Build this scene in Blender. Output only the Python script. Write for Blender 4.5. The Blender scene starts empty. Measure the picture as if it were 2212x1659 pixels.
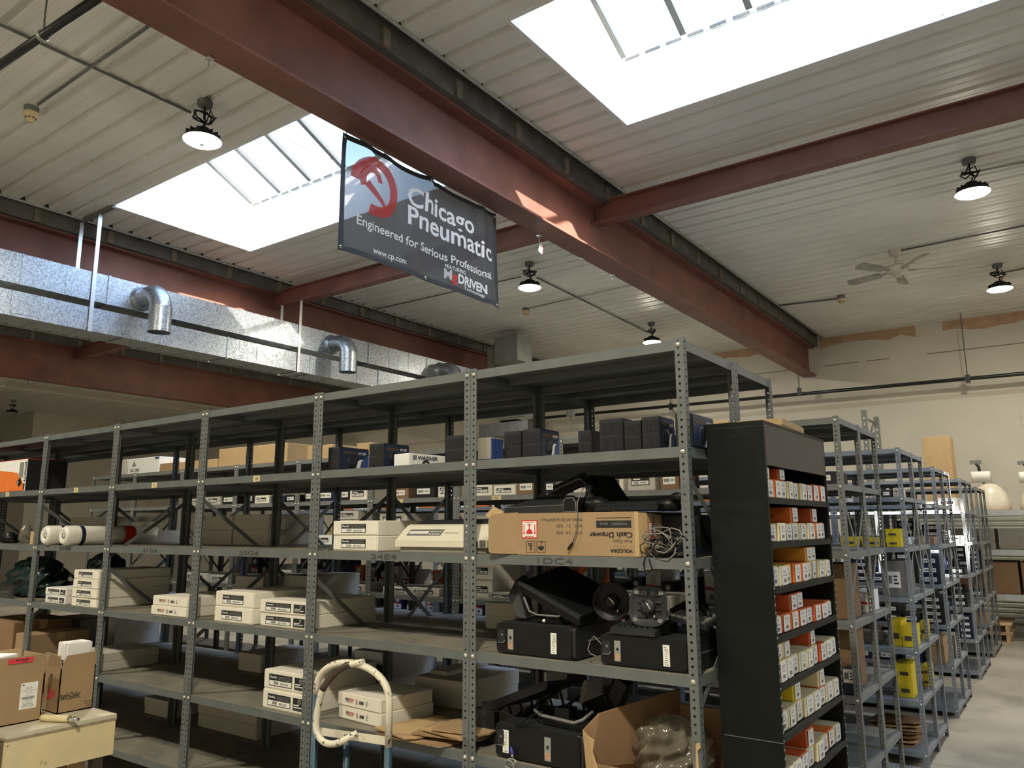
import bpy, bmesh, math, random
from math import pi, sin, cos, radians, sqrt, atan2
from mathutils import Vector, Matrix, Euler

random.seed(7)
D = bpy.data
SC = bpy.context.scene
COL = SC.collection
CAMZ = 1.68

# ------------------------------------------------------------------ camera
F = 1670.6
YAW, PIT, ROL = -0.62064, 0.18210, -0.00514
_f = Vector((sin(YAW) * cos(PIT), cos(YAW) * cos(PIT), sin(PIT)))
_r = Vector((cos(YAW), -sin(YAW), 0))
_u = _r.cross(_f)
R_ = _r * cos(ROL) + _u * sin(ROL)
U_ = _r * -sin(ROL) + _u * cos(ROL)
CAM = Vector((0, 0, CAMZ))


def ray(px, py):
    return _f + R_ * ((px - 1106) / F) - U_ * ((py - 829.5) / F)


def at(px, py, X=None, Y=None, Z=None):
    """point of the room on the plane X=, Y= or Z= under a photograph pixel"""
    d = ray(px, py)
    if X is not None:
        t = X / d.x
    elif Y is not None:
        t = Y / d.y
    else:
        t = (Z - CAMZ) / d.z
    return CAM + d * t


cam = D.cameras.new('camera')
cam.sensor_width = 36
cam.lens = F / 2212 * 36
cam.clip_start = 0.05
cam_o = D.objects.new('camera', cam)
COL.objects.link(cam_o)
m = Matrix((R_, U_, -_f)).transposed().to_4x4()
m.translation = CAM
cam_o.matrix_world = m
SC.camera = cam_o

# --------------------------------------------------------------- materials
MATS = {}


def srgb(r, g, b):
    f = lambda c: (c / 255 / 12.92) if c / 255 <= 0.04045 else ((c / 255 + 0.055) / 1.055) ** 2.4
    return (f(r), f(g), f(b))


def mat(name, col, rough=0.6, metal=0.0, var=0.12, scale=6.0, bump=0.0, bscale=60.0, spec=0.5, emit=None, estr=0.0, second=None, sscale=8.0, sthr=0.6, coord='Object', stretch=None, ssoft=0.03):
    """procedural material: base colour with noise variation, optional worn second colour, optional bump"""
    if name in MATS:
        return MATS[name]
    mt = D.materials.new(name)
    mt.use_nodes = True
    nt = mt.node_tree
    b = nt.nodes['Principled BSDF']
    b.inputs['Roughness'].default_value = rough
    b.inputs['Metallic'].default_value = metal
    b.inputs['Specular IOR Level'].default_value = spec
    tc = nt.nodes.new('ShaderNodeTexCoord')
    vec = tc.outputs[coord]
    if stretch:
        mp = nt.nodes.new('ShaderNodeMapping')
        mp.inputs['Scale'].default_value = stretch
        nt.links.new(vec, mp.inputs[0])
        vec = mp.outputs[0]
    n = nt.nodes.new('ShaderNodeTexNoise')
    n.inputs['Scale'].default_value = scale
    n.inputs['Detail'].default_value = 5
    nt.links.new(vec, n.inputs['Vector'])
    ramp = nt.nodes.new('ShaderNodeValToRGB')
    c0 = [max(0, c * (1 - var)) for c in col]
    c1 = [min(1, c * (1 + var)) for c in col]
    ramp.color_ramp.elements[0].position = 0.3
    ramp.color_ramp.elements[1].position = 0.7
    ramp.color_ramp.elements[0].color = (*c0, 1)
    ramp.color_ramp.elements[1].color = (*c1, 1)
    nt.links.new(n.outputs['Fac'], ramp.inputs[0])
    out = ramp.outputs[0]
    if second:
        n2 = nt.nodes.new('ShaderNodeTexNoise')
        n2.inputs['Scale'].default_value = sscale
        n2.inputs['Detail'].default_value = 8
        n2.inputs['Roughness'].default_value = 0.65
        nt.links.new(vec, n2.inputs['Vector'])
        r2 = nt.nodes.new('ShaderNodeValToRGB')
        r2.color_ramp.elements[0].position = sthr
        r2.color_ramp.elements[1].position = sthr + ssoft
        nt.links.new(n2.outputs['Fac'], r2.inputs[0])
        mx = nt.nodes.new('ShaderNodeMixRGB')
        mx.inputs[2].default_value = (*second, 1)
        nt.links.new(r2.outputs[0], mx.inputs[0])
        nt.links.new(out, mx.inputs[1])
        out = mx.outputs[0]
    nt.links.new(out, b.inputs['Base Color'])
    if bump:
        n3 = nt.nodes.new('ShaderNodeTexNoise')
        n3.inputs['Scale'].default_value = bscale
        n3.inputs['Detail'].default_value = 4
        nt.links.new(vec, n3.inputs['Vector'])
        bp = nt.nodes.new('ShaderNodeBump')
        bp.inputs['Strength'].default_value = bump
        bp.inputs['Distance'].default_value = 0.01
        nt.links.new(n3.outputs['Fac'], bp.inputs['Height'])
        nt.links.new(bp.outputs[0], b.inputs['Normal'])
    if emit:
        b.inputs['Emission Color'].default_value = (*emit, 1)
        b.inputs['Emission Strength'].default_value = estr
    MATS[name] = mt
    return mt


rack_dark = mat('rack_dark_grey', (0.13, 0.145, 0.145), 0.5, 0.0, 0.12, 9, 0.05, 90, second=(0.10, 0.075, 0.055), sscale=14, sthr=0.72)
rack_mid = mat('rack_mid_grey', (0.19, 0.20, 0.195), 0.5, 0.0, 0.12, 9, 0.05, 90, second=(0.13, 0.09, 0.06), sscale=14, sthr=0.74)
rack_blue = mat('rack_blue_grey', (0.21, 0.235, 0.265), 0.45, 0.0, 0.10, 9, 0.05, 90)
dust_m = mat('dusty_shelf_top', (0.21, 0.195, 0.155), 0.7, 0, 0.25, 5, second=(0.14, 0.145, 0.14), sscale=3, sthr=0.55)
bolt_m = mat('zinc_bolt', (0.72, 0.70, 0.62), 0.35, 0.7, 0.1, 40)
beam_red = mat('red_oxide_steel', (0.205, 0.088, 0.068), 0.55, 0, 0.22, 2.2, 0.06, 30, second=(0.06, 0.03, 0.028), sscale=16, sthr=0.71)
beam_dark = mat('dark_nailer', (0.11, 0.105, 0.095), 0.8, 0, 0.25, 5)
wood_block = mat('packing_timber', (0.19, 0.16, 0.12), 0.8, 0, 0.25, 8)
wood_pale = mat('pale_timber', (0.34, 0.27, 0.18), 0.8, 0, 0.25, 8, stretch=(1, 8, 8))
ceil_m = mat('ceiling_panel', (0.80, 0.80, 0.765), 0.38, 0.0, 0.06, 1.3, 0.02, 14, second=(0.56, 0.55, 0.50), sscale=1.6, sthr=0.72)
wall_m = mat('wall_paint', (0.66, 0.63, 0.555), 0.85, 0, 0.06, 0.9, 0.05, 30, second=(0.60, 0.57, 0.49), sscale=0.7, sthr=0.63)
wall_bare = mat('bare_block', (0.50, 0.34, 0.22), 0.9, 0, 0.15, 6)
wall_line = mat('wall_joint', (0.25, 0.22, 0.18), 0.9)
wall_band = mat('wall_band', (0.56, 0.515, 0.43), 0.85, 0, 0.06, 0.9)
floor_m = mat('concrete_floor', (0.335, 0.31, 0.26), 0.55, 0, 0.22, 0.8, 0.04, 25, second=(0.17, 0.155, 0.13), sscale=1.0, sthr=0.48, ssoft=0.22)
well_m = mat('white_well_panel', (0.80, 0.82, 0.82), 0.5, 0, 0.03, 2)
bar_m = mat('glazing_bar', (0.045, 0.045, 0.043), 0.5, 0.0, 0.08, 10)
pipe_black = mat('black_iron_pipe', (0.03, 0.032, 0.032), 0.35, 0.4, 0.3, 12)
emt = mat('conduit_steel', (0.42, 0.43, 0.41), 0.4, 0.6, 0.12, 20)
emt_dark = mat('conduit_dusty', (0.16, 0.17, 0.16), 0.6, 0.2, 0.15, 20)
black_pl = mat('black_plastic', (0.006, 0.007, 0.008), 0.4, 0, 0.2, 20, 0.1, 400, spec=0.3)
dark_pl = mat('charcoal_plastic', (0.020, 0.022, 0.024), 0.5, 0, 0.15, 20, spec=0.35)
grey_pl = mat('grey_plastic', (0.17, 0.17, 0.165), 0.5, 0, 0.1, 20)
screen_m = mat('dark_screen', (0.008, 0.009, 0.011), 0.12, 0, 0.1, 4)
card = mat('kraft_card', (0.37, 0.25, 0.135), 0.8, 0, 0.08, 5, 0.03, 120)
card_lt = mat('light_kraft_card', (0.52, 0.36, 0.185), 0.8, 0, 0.07, 5)
card_dk = mat('dark_kraft_card', (0.26, 0.155, 0.08), 0.85, 0, 0.1, 5)
card_in = mat('raw_card_edge', (0.40, 0.26, 0.13), 0.9, 0, 0.2, 60)
white_c = mat('white_carton', (0.85, 0.81, 0.70), 0.65, 0, 0.05, 6)
white_b = mat('bright_white_carton', (0.86, 0.86, 0.84), 0.6, 0, 0.03, 6)
grey_c = mat('grey_shaded_carton', (0.55, 0.52, 0.45), 0.75, 0, 0.07, 6)  # plain grey; doubles as shaded white for the deep rear cartons
ink = mat('black_ink', (0.015, 0.015, 0.017), 0.6, 0, 0.05, 20)
ink_chalk = mat('faint_marker', (0.065, 0.068, 0.066), 0.7, 0, 0.1, 30)
orange_p = mat('pale_orange_ink', (0.50, 0.30, 0.20), 0.5, 0, 0.1, 30)
ink_soft = mat('faded_ink', (0.07, 0.06, 0.05), 0.8, 0, 0.1, 20)
ink_grey = mat('grey_ink', (0.25, 0.25, 0.25), 0.7, 0, 0.05, 20)
ink_red = mat('red_ink', (0.62, 0.03, 0.025), 0.6, 0, 0.05, 20)
label_w = mat('label_white', (0.86, 0.85, 0.80), 0.55, 0, 0.03, 20)
label_y = mat('yellowed_tag', (0.72, 0.60, 0.33), 0.8, 0, 0.15, 60)
red_tape = mat('red_label', (0.70, 0.05, 0.07), 0.55, 0, 0.1, 30)
orange_c = mat('orange_carton', (0.80, 0.20, 0.035), 0.55, 0, 0.08, 10)
orange_d = mat('deep_orange_carton', (0.62, 0.11, 0.03), 0.55, 0, 0.08, 10)
amber_c = mat('amber_carton', (0.80, 0.42, 0.06), 0.55, 0, 0.1, 10)
yellow_c = mat('yellow_carton', (0.74, 0.58, 0.02), 0.5, 0, 0.07, 10)
cream_c = mat('cream_carton', (0.80, 0.70, 0.42), 0.6, 0, 0.06, 10)
gold_ink = mat('dull_gold_ink', (0.16, 0.10, 0.03), 0.6, 0, 0.1, 20)
red_c = mat('red_carton', (0.60, 0.03, 0.02), 0.5, 0, 0.08, 10)
navy_c = mat('navy_carton', (0.010, 0.018, 0.055), 0.5, 0, 0.15, 14)
blue_c = mat('blue_carton', (0.03, 0.07, 0.24), 0.45, 0, 0.1, 14)
black_c = mat('black_carton', (0.009, 0.010, 0.014), 0.55, 0, 0.25, 30, stretch=(60, 60, 1))
blue_pen = mat('blue_grip', (0.06, 0.06, 0.50), 0.4)
chrome = mat('chrome', (0.8, 0.8, 0.78), 0.12, 1.0, 0.03, 10)
disp_blk = mat('display_black', (0.006, 0.008, 0.008), 0.5, 0, 0.2, 5, 0.08, 200, spec=0.22, second=(0.05, 0.05, 0.045), sscale=30, sthr=0.78)
disp_head = mat('display_header', (0.028, 0.029, 0.027), 0.42, 0, 0.25, 5, 0.08, 200, second=(0.16, 0.16, 0.14), sscale=12, sthr=0.74)
blue_paint = mat('worn_blue_paint', (0.020, 0.062, 0.10), 0.45, 0, 0.2, 12, 0.1, 60, second=(0.10, 0.10, 0.09), sscale=40, sthr=0.68)
chip_white = mat('chipped_white_paint', (0.80, 0.75, 0.62), 0.45, 0, 0.05, 10, 0.05, 60, second=(0.06, 0.045, 0.035), sscale=38, sthr=0.585)
plain_white = mat('worn_white_paint', (0.78, 0.73, 0.60), 0.5, 0, 0.08, 10, 0.05, 60, second=(0.35, 0.30, 0.22), sscale=30, sthr=0.70)
worn_brown = mat('worn_bare_steel', (0.10, 0.07, 0.055), 0.3, 0.6, 0.2, 20)
bench_y = mat('cream_board', (0.74, 0.62, 0.36), 0.6, 0, 0.06, 8, 0, 0, second=(0.40, 0.29, 0.15), sscale=22, sthr=0.64)
bench_t = mat('pale_bench_top', (0.62, 0.57, 0.44), 0.45, 0, 0.08, 6)
bench_s = mat('dark_bench_side', (0.12, 0.10, 0.07), 0.7, 0, 0.2, 8)
green_bag = mat('green_plastic_film', (0.004, 0.022, 0.021), 0.16, 0, 0.35, 9, 0.7, 22, spec=0.8)
beige_pl = mat('beige_plastic', (0.74, 0.70, 0.56), 0.5, 0, 0.03, 10)
beige_dk = mat('taupe_plastic', (0.30, 0.28, 0.23), 0.55, 0, 0.05, 10)
paper_w = mat('white_paper', (0.88, 0.87, 0.84), 0.7, 0, 0.02, 10)
roll_w = mat('white_roll_wrap', (0.80, 0.78, 0.70), 0.4, 0, 0.06, 14, 0.15, 30)
roll_g = mat('grey_roll_wrap', (0.42, 0.40, 0.34), 0.5, 0, 0.08, 10)
pallet_m = mat('pallet_wood', (0.50, 0.34, 0.18), 0.85, 0, 0.25, 8, stretch=(1, 8, 8))
dome_m = mat('frosted_acrylic', (0.66, 0.61, 0.50), 0.3, 0, 0.06, 4, spec=0.6)
ballast_m = mat('white_ballast', (0.72, 0.70, 0.64), 0.5, 0, 0.05, 8)
det_m = mat('detector_plastic', (0.70, 0.58, 0.34), 0.55, 0, 0.08, 14)
door_m = mat('rolldoor_grey', (0.40, 0.41, 0.36), 0.5, 0.2, 0.1, 5)
fan_blade = mat('shaded_fan_blade', (0.34, 0.33, 0.29), 0.5, 0, 0.5, 5)  # mottled grey stands in for shading on the blade undersides
fan_m = mat('fan_white', (0.62, 0.60, 0.53), 0.45, 0, 0.06, 8)
hvac_m = mat('hvac_grey', (0.27, 0.28, 0.265), 0.55, 0.2, 0.12, 4)
lamp_e = mat('lamp_diffuser', (0.9, 0.9, 0.85), 0.5, 0, 0, 5, emit=(1.0, 0.925, 0.745), estr=222.0)
lamp_hi = mat('lamp_diffuser_boosted', (0.9, 0.9, 0.85), 0.5, 0, 0, 5, emit=(1.0, 0.925, 0.745), estr=500.0)  # emission raised above the other lamps to brighten the front rack
lamp_off = mat('unlit_diffuser', (0.45, 0.44, 0.38), 0.4, 0, 0.05, 5)
rod_m = mat('galvanised_strap', (0.62, 0.64, 0.64), 0.35, 0.8, 0.1, 30)
clear_bag = None


def galv_mat():
    mt = D.materials.new('galvanised_sheet')
    mt.use_nodes = True
    nt = mt.node_tree
    b = nt.nodes['Principled BSDF']
    b.inputs['Metallic'].default_value = 0.88
    tc = nt.nodes.new('ShaderNodeTexCoord')
    v = nt.nodes.new('ShaderNodeTexVoronoi')
    v.inputs['Scale'].default_value = 75
    nt.links.new(tc.outputs['Object'], v.inputs['Vector'])
    r = nt.nodes.new('ShaderNodeValToRGB')
    r.color_ramp.elements[0].color = (0.24, 0.27, 0.30, 1)
    r.color_ramp.elements[1].color = (0.52, 0.56, 0.60, 1)
    sep = nt.nodes.new('ShaderNodeSeparateColor')
    nt.links.new(v.outputs['Color'], sep.inputs[0])
    nt.links.new(sep.outputs[0], r.inputs[0])
    nt.links.new(r.outputs[0], b.inputs['Base Color'])
    m2 = nt.nodes.new('ShaderNodeMapRange')
    m2.inputs[3].default_value = 0.30
    m2.inputs[4].default_value = 0.48
    nt.links.new(sep.outputs[1], m2.inputs[0])
    nt.links.new(m2.outputs[0], b.inputs['Roughness'])
    MATS['galv'] = mt
    return mt


galv = galv_mat()


def mix_clear(name, col, rough, frac, transl=0.0):
    """sheet that lets part of the light straight through (film, glazing, banner cloth)"""
    mt = D.materials.new(name)
    mt.use_nodes = True
    nt = mt.node_tree
    b = nt.nodes['Principled BSDF']
    b.inputs['Roughness'].default_value = rough
    tc = nt.nodes.new('ShaderNodeTexCoord')
    n = nt.nodes.new('ShaderNodeTexNoise')
    n.inputs['Scale'].default_value = 7
    nt.links.new(tc.outputs['Object'], n.inputs['Vector'])
    rp = nt.nodes.new('ShaderNodeValToRGB')
    rp.color_ramp.elements[0].color = (*[c * .85 for c in col], 1)
    rp.color_ramp.elements[1].color = (*[min(1, c * 1.15) for c in col], 1)
    nt.links.new(n.outputs['Fac'], rp.inputs[0])
    nt.links.new(rp.outputs[0], b.inputs['Base Color'])
    out = nt.nodes['Material Output']
    tr = nt.nodes.new('ShaderNodeBsdfTransparent')
    mx = nt.nodes.new('ShaderNodeMixShader')
    mx.inputs[0].default_value = frac
    src = b.outputs[0]
    if transl:
        tl = nt.nodes.new('ShaderNodeBsdfTranslucent')
        nt.links.new(rp.outputs[0], tl.inputs[0])
        m0 = nt.nodes.new('ShaderNodeMixShader')
        m0.inputs[0].default_value = transl
        nt.links.new(src, m0.inputs[1])
        nt.links.new(tl.outputs[0], m0.inputs[2])
        src = m0.outputs[0]
    nt.links.new(src, mx.inputs[1])
    nt.links.new(tr.outputs[0], mx.inputs[2])
    nt.links.new(mx.outputs[0], out.inputs[0])
    MATS[name] = mt
    return mt


glass_m = mix_clear('skylight_glazing', (0.75, 0.82, 0.82), 0.15, 0.86)
film_m = mix_clear('clear_plastic_film', (0.24, 0.215, 0.165), 0.10, 0.52)
ban_m = mix_clear('banner_cloth', (0.055, 0.060, 0.068), 0.5, 0.15, 0.25)
ban_red = mix_clear('banner_red', (0.62, 0.05, 0.04), 0.55, 0.10, 0.4)
ban_grey = mat('banner_grey', (0.50, 0.50, 0.50), 0.5, 0, 0.03, 20)
ban_hem = mat('banner_hem', (0.02, 0.026, 0.032), 0.6, 0, 0.1, 20)
ban_txt = mat('banner_white', (0.80, 0.80, 0.78), 0.55, 0, 0.02, 20)

# ------------------------------------------------------------ mesh builder
_text_cache = {}


def text_shape(body, bold=0.0, shear=0.0):
    k = (body, bold, shear)
    if k not in _text_cache:
        cu = D.curves.new('lettering_shape', 'FONT')
        cu.body = body
        cu.size = 1.0
        cu.offset = bold
        cu.shear = shear
        cu.resolution_u = 3
        ob = D.objects.new('lettering_shape', cu)
        COL.objects.link(ob)
        bpy.context.view_layer.update()
        dg = bpy.context.evaluated_depsgraph_get()
        me = ob.evaluated_get(dg).to_mesh()
        vs = [(v.co.x, v.co.y) for v in me.vertices]
        fs = [tuple(p.vertices) for p in me.polygons]
        D.objects.remove(ob)
        D.curves.remove(cu)
        x0 = min(v[0] for v in vs)
        x1 = max(v[0] for v in vs)
        _text_cache[k] = ([(v[0] - x0, v[1]) for v in vs], fs, x1 - x0)
    return _text_cache[k]


class MB:
    def __init__(s):
        s.v, s.f, s.m, s.sm, s.mats = [], [], [], [], []

    def mi(s, mt):
        if mt not in s.mats:
            s.mats.append(mt)
        return s.mats.index(mt)

    def add(s, vs, fs, mt, smooth=False):
        o = len(s.v)
        s.v += [Vector(p) for p in vs]
        i = s.mi(mt)
        for f in fs:
            s.f.append(tuple(o + k for k in f))
            s.m.append(i)
            s.sm.append(smooth)
        return s

    def box(s, x0, x1, y0, y1, z0, z1, mt, faces=None):
        """faces: optional dict side -> material for 'x-','x+','y-','y+','z-','z+'"""
        vs = [(x0, y0, z0), (x1, y0, z0), (x1, y1, z0), (x0, y1, z0), (x0, y0, z1), (x1, y0, z1), (x1, y1, z1), (x0, y1, z1)]
        fd = {'z-': (0, 3, 2, 1), 'z+': (4, 5, 6, 7), 'y-': (0, 1, 5, 4), 'x+': (1, 2, 6, 5), 'y+': (2, 3, 7, 6), 'x-': (3, 0, 4, 7)}
        o = len(s.v)
        s.v += [Vector(p) for p in vs]
        for k, f in fd.items():
            s.f.append(tuple(o + q for q in f))
            s.m.append(s.mi(faces[k] if faces and k in faces else mt))
            s.sm.append(False)
        return s

    def rbox(s, x0, x1, y0, y1, z0, z1, r, mt, axis='z', seg=3):
        """box with the four edges along one axis rounded"""
        A = {'z': (x0, x1, y0, y1, z0, z1), 'x': (y0, y1, z0, z1, x0, x1), 'y': (z0, z1, x0, x1, y0, y1)}[axis]
        a0, a1, b0, b1, c0, c1 = A
        pts = []
        for cx, cy, t0 in ((a1 - r, b0 + r, -pi / 2), (a1 - r, b1 - r, 0), (a0 + r, b1 - r, pi / 2), (a0 + r, b0 + r, pi)):
            for k in range(seg + 1):
                t = t0 + k * pi / 2 / seg
                pts.append((cx + r * cos(t), cy + r * sin(t)))
        n = len(pts)
        perm = {'z': lambda a, b, c: (a, b, c), 'x': lambda a, b, c: (c, a, b), 'y': lambda a, b, c: (b, c, a)}[axis]
        vs = [perm(a, b, c0) for a, b in pts] + [perm(a, b, c1) for a, b in pts]
        fs = [tuple(range(n - 1, -1, -1)), tuple(range(n, 2 * n))]
        s.add(vs, fs, mt)
        o = len(s.v) - 2 * n
        i = s.mi(mt)
        for k in range(n):
            s.f.append((o + k, o + (k + 1) % n, o + n + (k + 1) % n, o + n + k))
            s.m.append(i)
            s.sm.append(True)
        return s

    def obox(s, o, a, b, c, mt, faces=None):
        """box from corner o with edge vectors a, b, c"""
        o, a, b, c = map(Vector, (o, a, b, c))
        if a.cross(b).dot(c) < 0:
            o = o + a
            a = -a
        vs = [o, o + a, o + a + b, o + b, o + c, o + a + c, o + a + b + c, o + b + c]
        fs = [(0, 3, 2, 1), (4, 5, 6, 7), (0, 1, 5, 4), (1, 2, 6, 5), (2, 3, 7, 6), (3, 0, 4, 7)]
        return s.add(vs, fs, mt)

    def quad(s, a, b, c, d, mt):
        return s.add([a, b, c, d], [(0, 1, 2, 3)], mt)

    def bar(s, p, q, w, h, mt, up=(0, 0, 1)):
        """rectangular bar from p to q"""
        p, q, up = Vector(p), Vector(q), Vector(up)
        d = (q - p).normalized()
        sx = d.cross(up)
        if sx.length < 1e-5:
            sx = d.cross(Vector((1, 0, 0)))
        sx.normalize()
        sy = sx.cross(d).normalized()
        return s.obox(p - sx * w / 2 - sy * h / 2, sx * w, sy * h, q - p, mt)

    def tube(s, pts, r, mt, n=8, caps=True, radii=None):
        pts = [Vector(p) for p in pts]
        N = len(pts)
        rings = []
        prev = None
        for i, p in enumerate(pts):
            d = (pts[min(i + 1, N - 1)] - pts[max(i - 1, 0)])
            if d.length < 1e-9:
                d = Vector((0, 0, 1))
            d.normalize()
            if prev is None:
                a = d.cross(Vector((0, 0, 1)))
                if a.length < 1e-3:
                    a = d.cross(Vector((1, 0, 0)))
            else:
                a = prev - d * prev.dot(d)
                if a.length < 1e-4:
                    a = d.cross(Vector((1, 0, 0)))
            a.normalize()
            prev = a
            b = d.cross(a)
            rr = radii[i] if radii else r
            rings.append([p + a * rr * cos(2 * pi * k / n) + b * rr * sin(2 * pi * k / n) for k in range(n)])
        vs = [v for rg in rings for v in rg]
        fs = []
        for i in range(N - 1):
            for k in range(n):
                fs.append((i * n + k, i * n + (k + 1) % n, (i + 1) * n + (k + 1) % n, (i + 1) * n + k))
        s.add(vs, fs, mt, True)
        if caps:
            o = len(s.v) - len(vs)
            i = s.mi(mt)
            s.f.append(tuple(o + k for k in range(n - 1, -1, -1)))
            s.f.append(tuple(o + (N - 1) * n + k for k in range(n)))
            s.m += [i, i]
            s.sm += [False, False]
        return s

    def cyl(s, p, q, r, mt, n=16, r2=None):
        return s.tube([p, q], r, mt, n, True, [r, r if r2 is None else r2])

    def lathe(s, prof, c, mt, n=24, axis='z', smooth=True):
        """profile [(radius, height)] turned about an axis through c"""
        c = Vector(c)
        vs = []
        for rr, h in prof:
            for k in range(n):
                a, b = rr * cos(2 * pi * k / n), rr * sin(2 * pi * k / n)
                vs.append(c + Vector({'z': (a, b, h), 'y': (b, h, a), 'x': (h, a, b)}[axis]))
        fs = []
        for i in range(len(prof) - 1):
            for k in range(n):
                fs.append((i * n + k, i * n + (k + 1) % n, (i + 1) * n + (k + 1) % n, (i + 1) * n + k))
        return s.add(vs, fs, mt, smooth)

    def prism(s, poly, ext, mt):
        """polygon of 3D points pushed along the vector ext"""
        poly = [Vector(p) for p in poly]
        e = Vector(ext)
        n = len(poly)
        vs = poly + [p + e for p in poly]
        nrm = Vector((0, 0, 0))
        for i in range(n):
            nrm += poly[i].cross(poly[(i + 1) % n])
        fl = nrm.dot(e) > 0
        f0, f1 = tuple(range(n)), tuple(range(n, 2 * n))
        fs = [f0[::-1], f1] if fl else [f0, f1[::-1]]
        for k in range(n):
            q = (k, (k + 1) % n, n + (k + 1) % n, n + k)
            fs.append(q if fl else q[::-1])
        return s.add(vs, fs, mt)

    def text(s, body, o, u, v, h, mt, bold=0.0, shear=0.0, width=None, align='l', lift=0.0006):
        """lettering of cap height h, from o along u, upright along v"""
        o, u, v = Vector(o), Vector(u).normalized(), Vector(v).normalized()
        vs, fs, w = text_shape(body, bold, shear)
        k = h / 0.70
        kx = k if width is None else width / w
        W = w * kx
        dx = 0 if align == 'l' else (-W / 2 if align == 'c' else -W)
        nrm = u.cross(v)
        return s.add([o + u * (a * kx + dx) + v * (b * k) + nrm * lift for a, b in vs], fs, mt)

    def move(s, d):
        d = Vector(d)
        s.v = [p + d for p in s.v]
        return s

    def xf(s, mtx, start=0):
        for i in range(start, len(s.v)):
            s.v[i] = mtx @ s.v[i]
        return s

    def mesh(s, name):
        me = D.meshes.new(name)
        me.from_pydata([tuple(p) for p in s.v], [], s.f)
        for mt in s.mats:
            me.materials.append(mt)
        me.polygons.foreach_set('material_index', s.m)
        me.polygons.foreach_set('use_smooth', s.sm)
        me.update()
        return me


def tag(o, label=None, cat=None, group=None, kind=None):
    if label:
        o['label'] = label
    if cat:
        o['category'] = cat
    if group:
        o['group'] = group
    if kind:
        o['kind'] = kind
    return o


def thing(name, label, cat, loc, group=None, rz=0.0):
    o = D.objects.new(name, None)
    o.empty_display_size = 0.1
    o.location = loc
    o.rotation_euler = (0, 0, rz)
    COL.objects.link(o)
    return tag(o, label, cat, group)


def put(name, me, parent=None, loc=(0, 0, 0), rot=(0, 0, 0)):
    o = D.objects.new(name, me)
    o.location = loc
    o.rotation_euler = rot
    if parent is not None:
        o.parent = parent
    COL.objects.link(o)
    return o


def world_loc(o):
    v = Vector(o.location)
    while o.parent is not None:
        o = o.parent
        v = v + Vector(o.location)
    return v


def part(name, mb, parent, label=None, kind=None):
    """mesh given in room coordinates, hung under an unrotated parent"""
    mb.move(-world_loc(parent))
    o = put(name, mb.mesh(name), parent)
    return tag(o, label, None, None, kind)


def single(name, mb, label, cat, group=None, base=None):
    """a thing that is one mesh, given in room coordinates"""
    if base is None:
        xs = [p.x for p in mb.v]
        ys = [p.y for p in mb.v]
        base = ((min(xs) + max(xs)) / 2, (min(ys) + max(ys)) / 2, min(p.z for p in mb.v))
    mb.move(-Vector(base))
    return tag(put(name, mb.mesh(name), None, base), label, cat, group)


def struct(name, mb, label=None):
    o = put(name, mb.mesh(name))
    return tag(o, label, None, None, 'structure')


ORD = ['first', 'second', 'third', 'fourth', 'fifth', 'sixth', 'seventh', 'eighth', 'ninth', 'tenth', 'eleventh', 'twelfth', 'thirteenth', 'fourteenth']
# ============================================================ ROOM SHELL
ZC = 5.40
XL, XR, YF, YB = -26.85, 10.4, -4.5, 16.0
BX = [-4.03, -9.72, -15.9, 1.69]          # centre lines of the three main beams
PITCH = 0.2525
SKY = [(-8.75, -5.10, 4.22, 6.11), (-3.02, 0.63, 4.22, 6.11), (2.71, 8.40, 4.22, 6.11)]

fl = MB().box(-30, XR, YF, YB, -0.2, 0, floor_m)
fo = struct('floor', fl)
for yj in (1.9, 6.55, 11.2):
    part('control_joint', MB().box(-26, XR, yj, yj + .006, 0, .0006, wall_line), fo)
part('control_joint', MB().box(-.2, -.194, YF, YB, 0, .0006, wall_line), fo)

wb = MB().box(-30, XR + .2, YB, YB + .2, 0, ZC + .3, wall_m)
wall_back = struct('wall_back', wb)
struct('wall_right', MB().box(XR, XR + .2, YF, YB, 0, ZC + .3, wall_m))
struct('wall_front', MB().box(-30, XR, YF - .2, YF, 0, ZC + .3, wall_m))
wl = MB().box(XL - .2, XL, 11.1, YB, 0, ZC + .3, wall_m)
wl.box(-30, XL - .2, 11.1, 11.3, 0, ZC + .3, wall_m)
wl.box(-30.2, -30, YF, 11.3, 0, ZC + .3, wall_m)
struct('wall_left', wl)
# joint line, band and bare strip on the back wall
jl = MB()
for a, b in ((-8.2, -5.9), (-5.2, -4.35), (-3.75, -3.1), (-2.95, -2.55), (-1.9, -0.2), (-0.05, 9)):
    jl.box(a, b, YB - .004, YB, 4.80, 4.818, wall_line)
part('joint_line', jl, wall_back)
part('painted_band', MB().box(-16, XR, YB - .003, YB, 3.93, 4.01, wall_band), wall_back)
for x0, x1 in ((-8.6, -4.35), (-3.8, -2.05), (-1.6, 9)):
    p = [(x0, YB - .004, ZC - .02), (x1, YB - .004, ZC - .02)]
    n = int((x1 - x0) / .22)
    for k in range(n, -1, -1):
        p.append((x0 + (x1 - x0) * k / n, YB - .004, ZC - .15 - .10 * random.random()))
    part('bare_strip', MB().prism(p, (0, .004, 0), wall_bare), wall_back)

# ceiling of ribbed panels, one sheet per bay, cut round the skylights
cm = MB()


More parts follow.
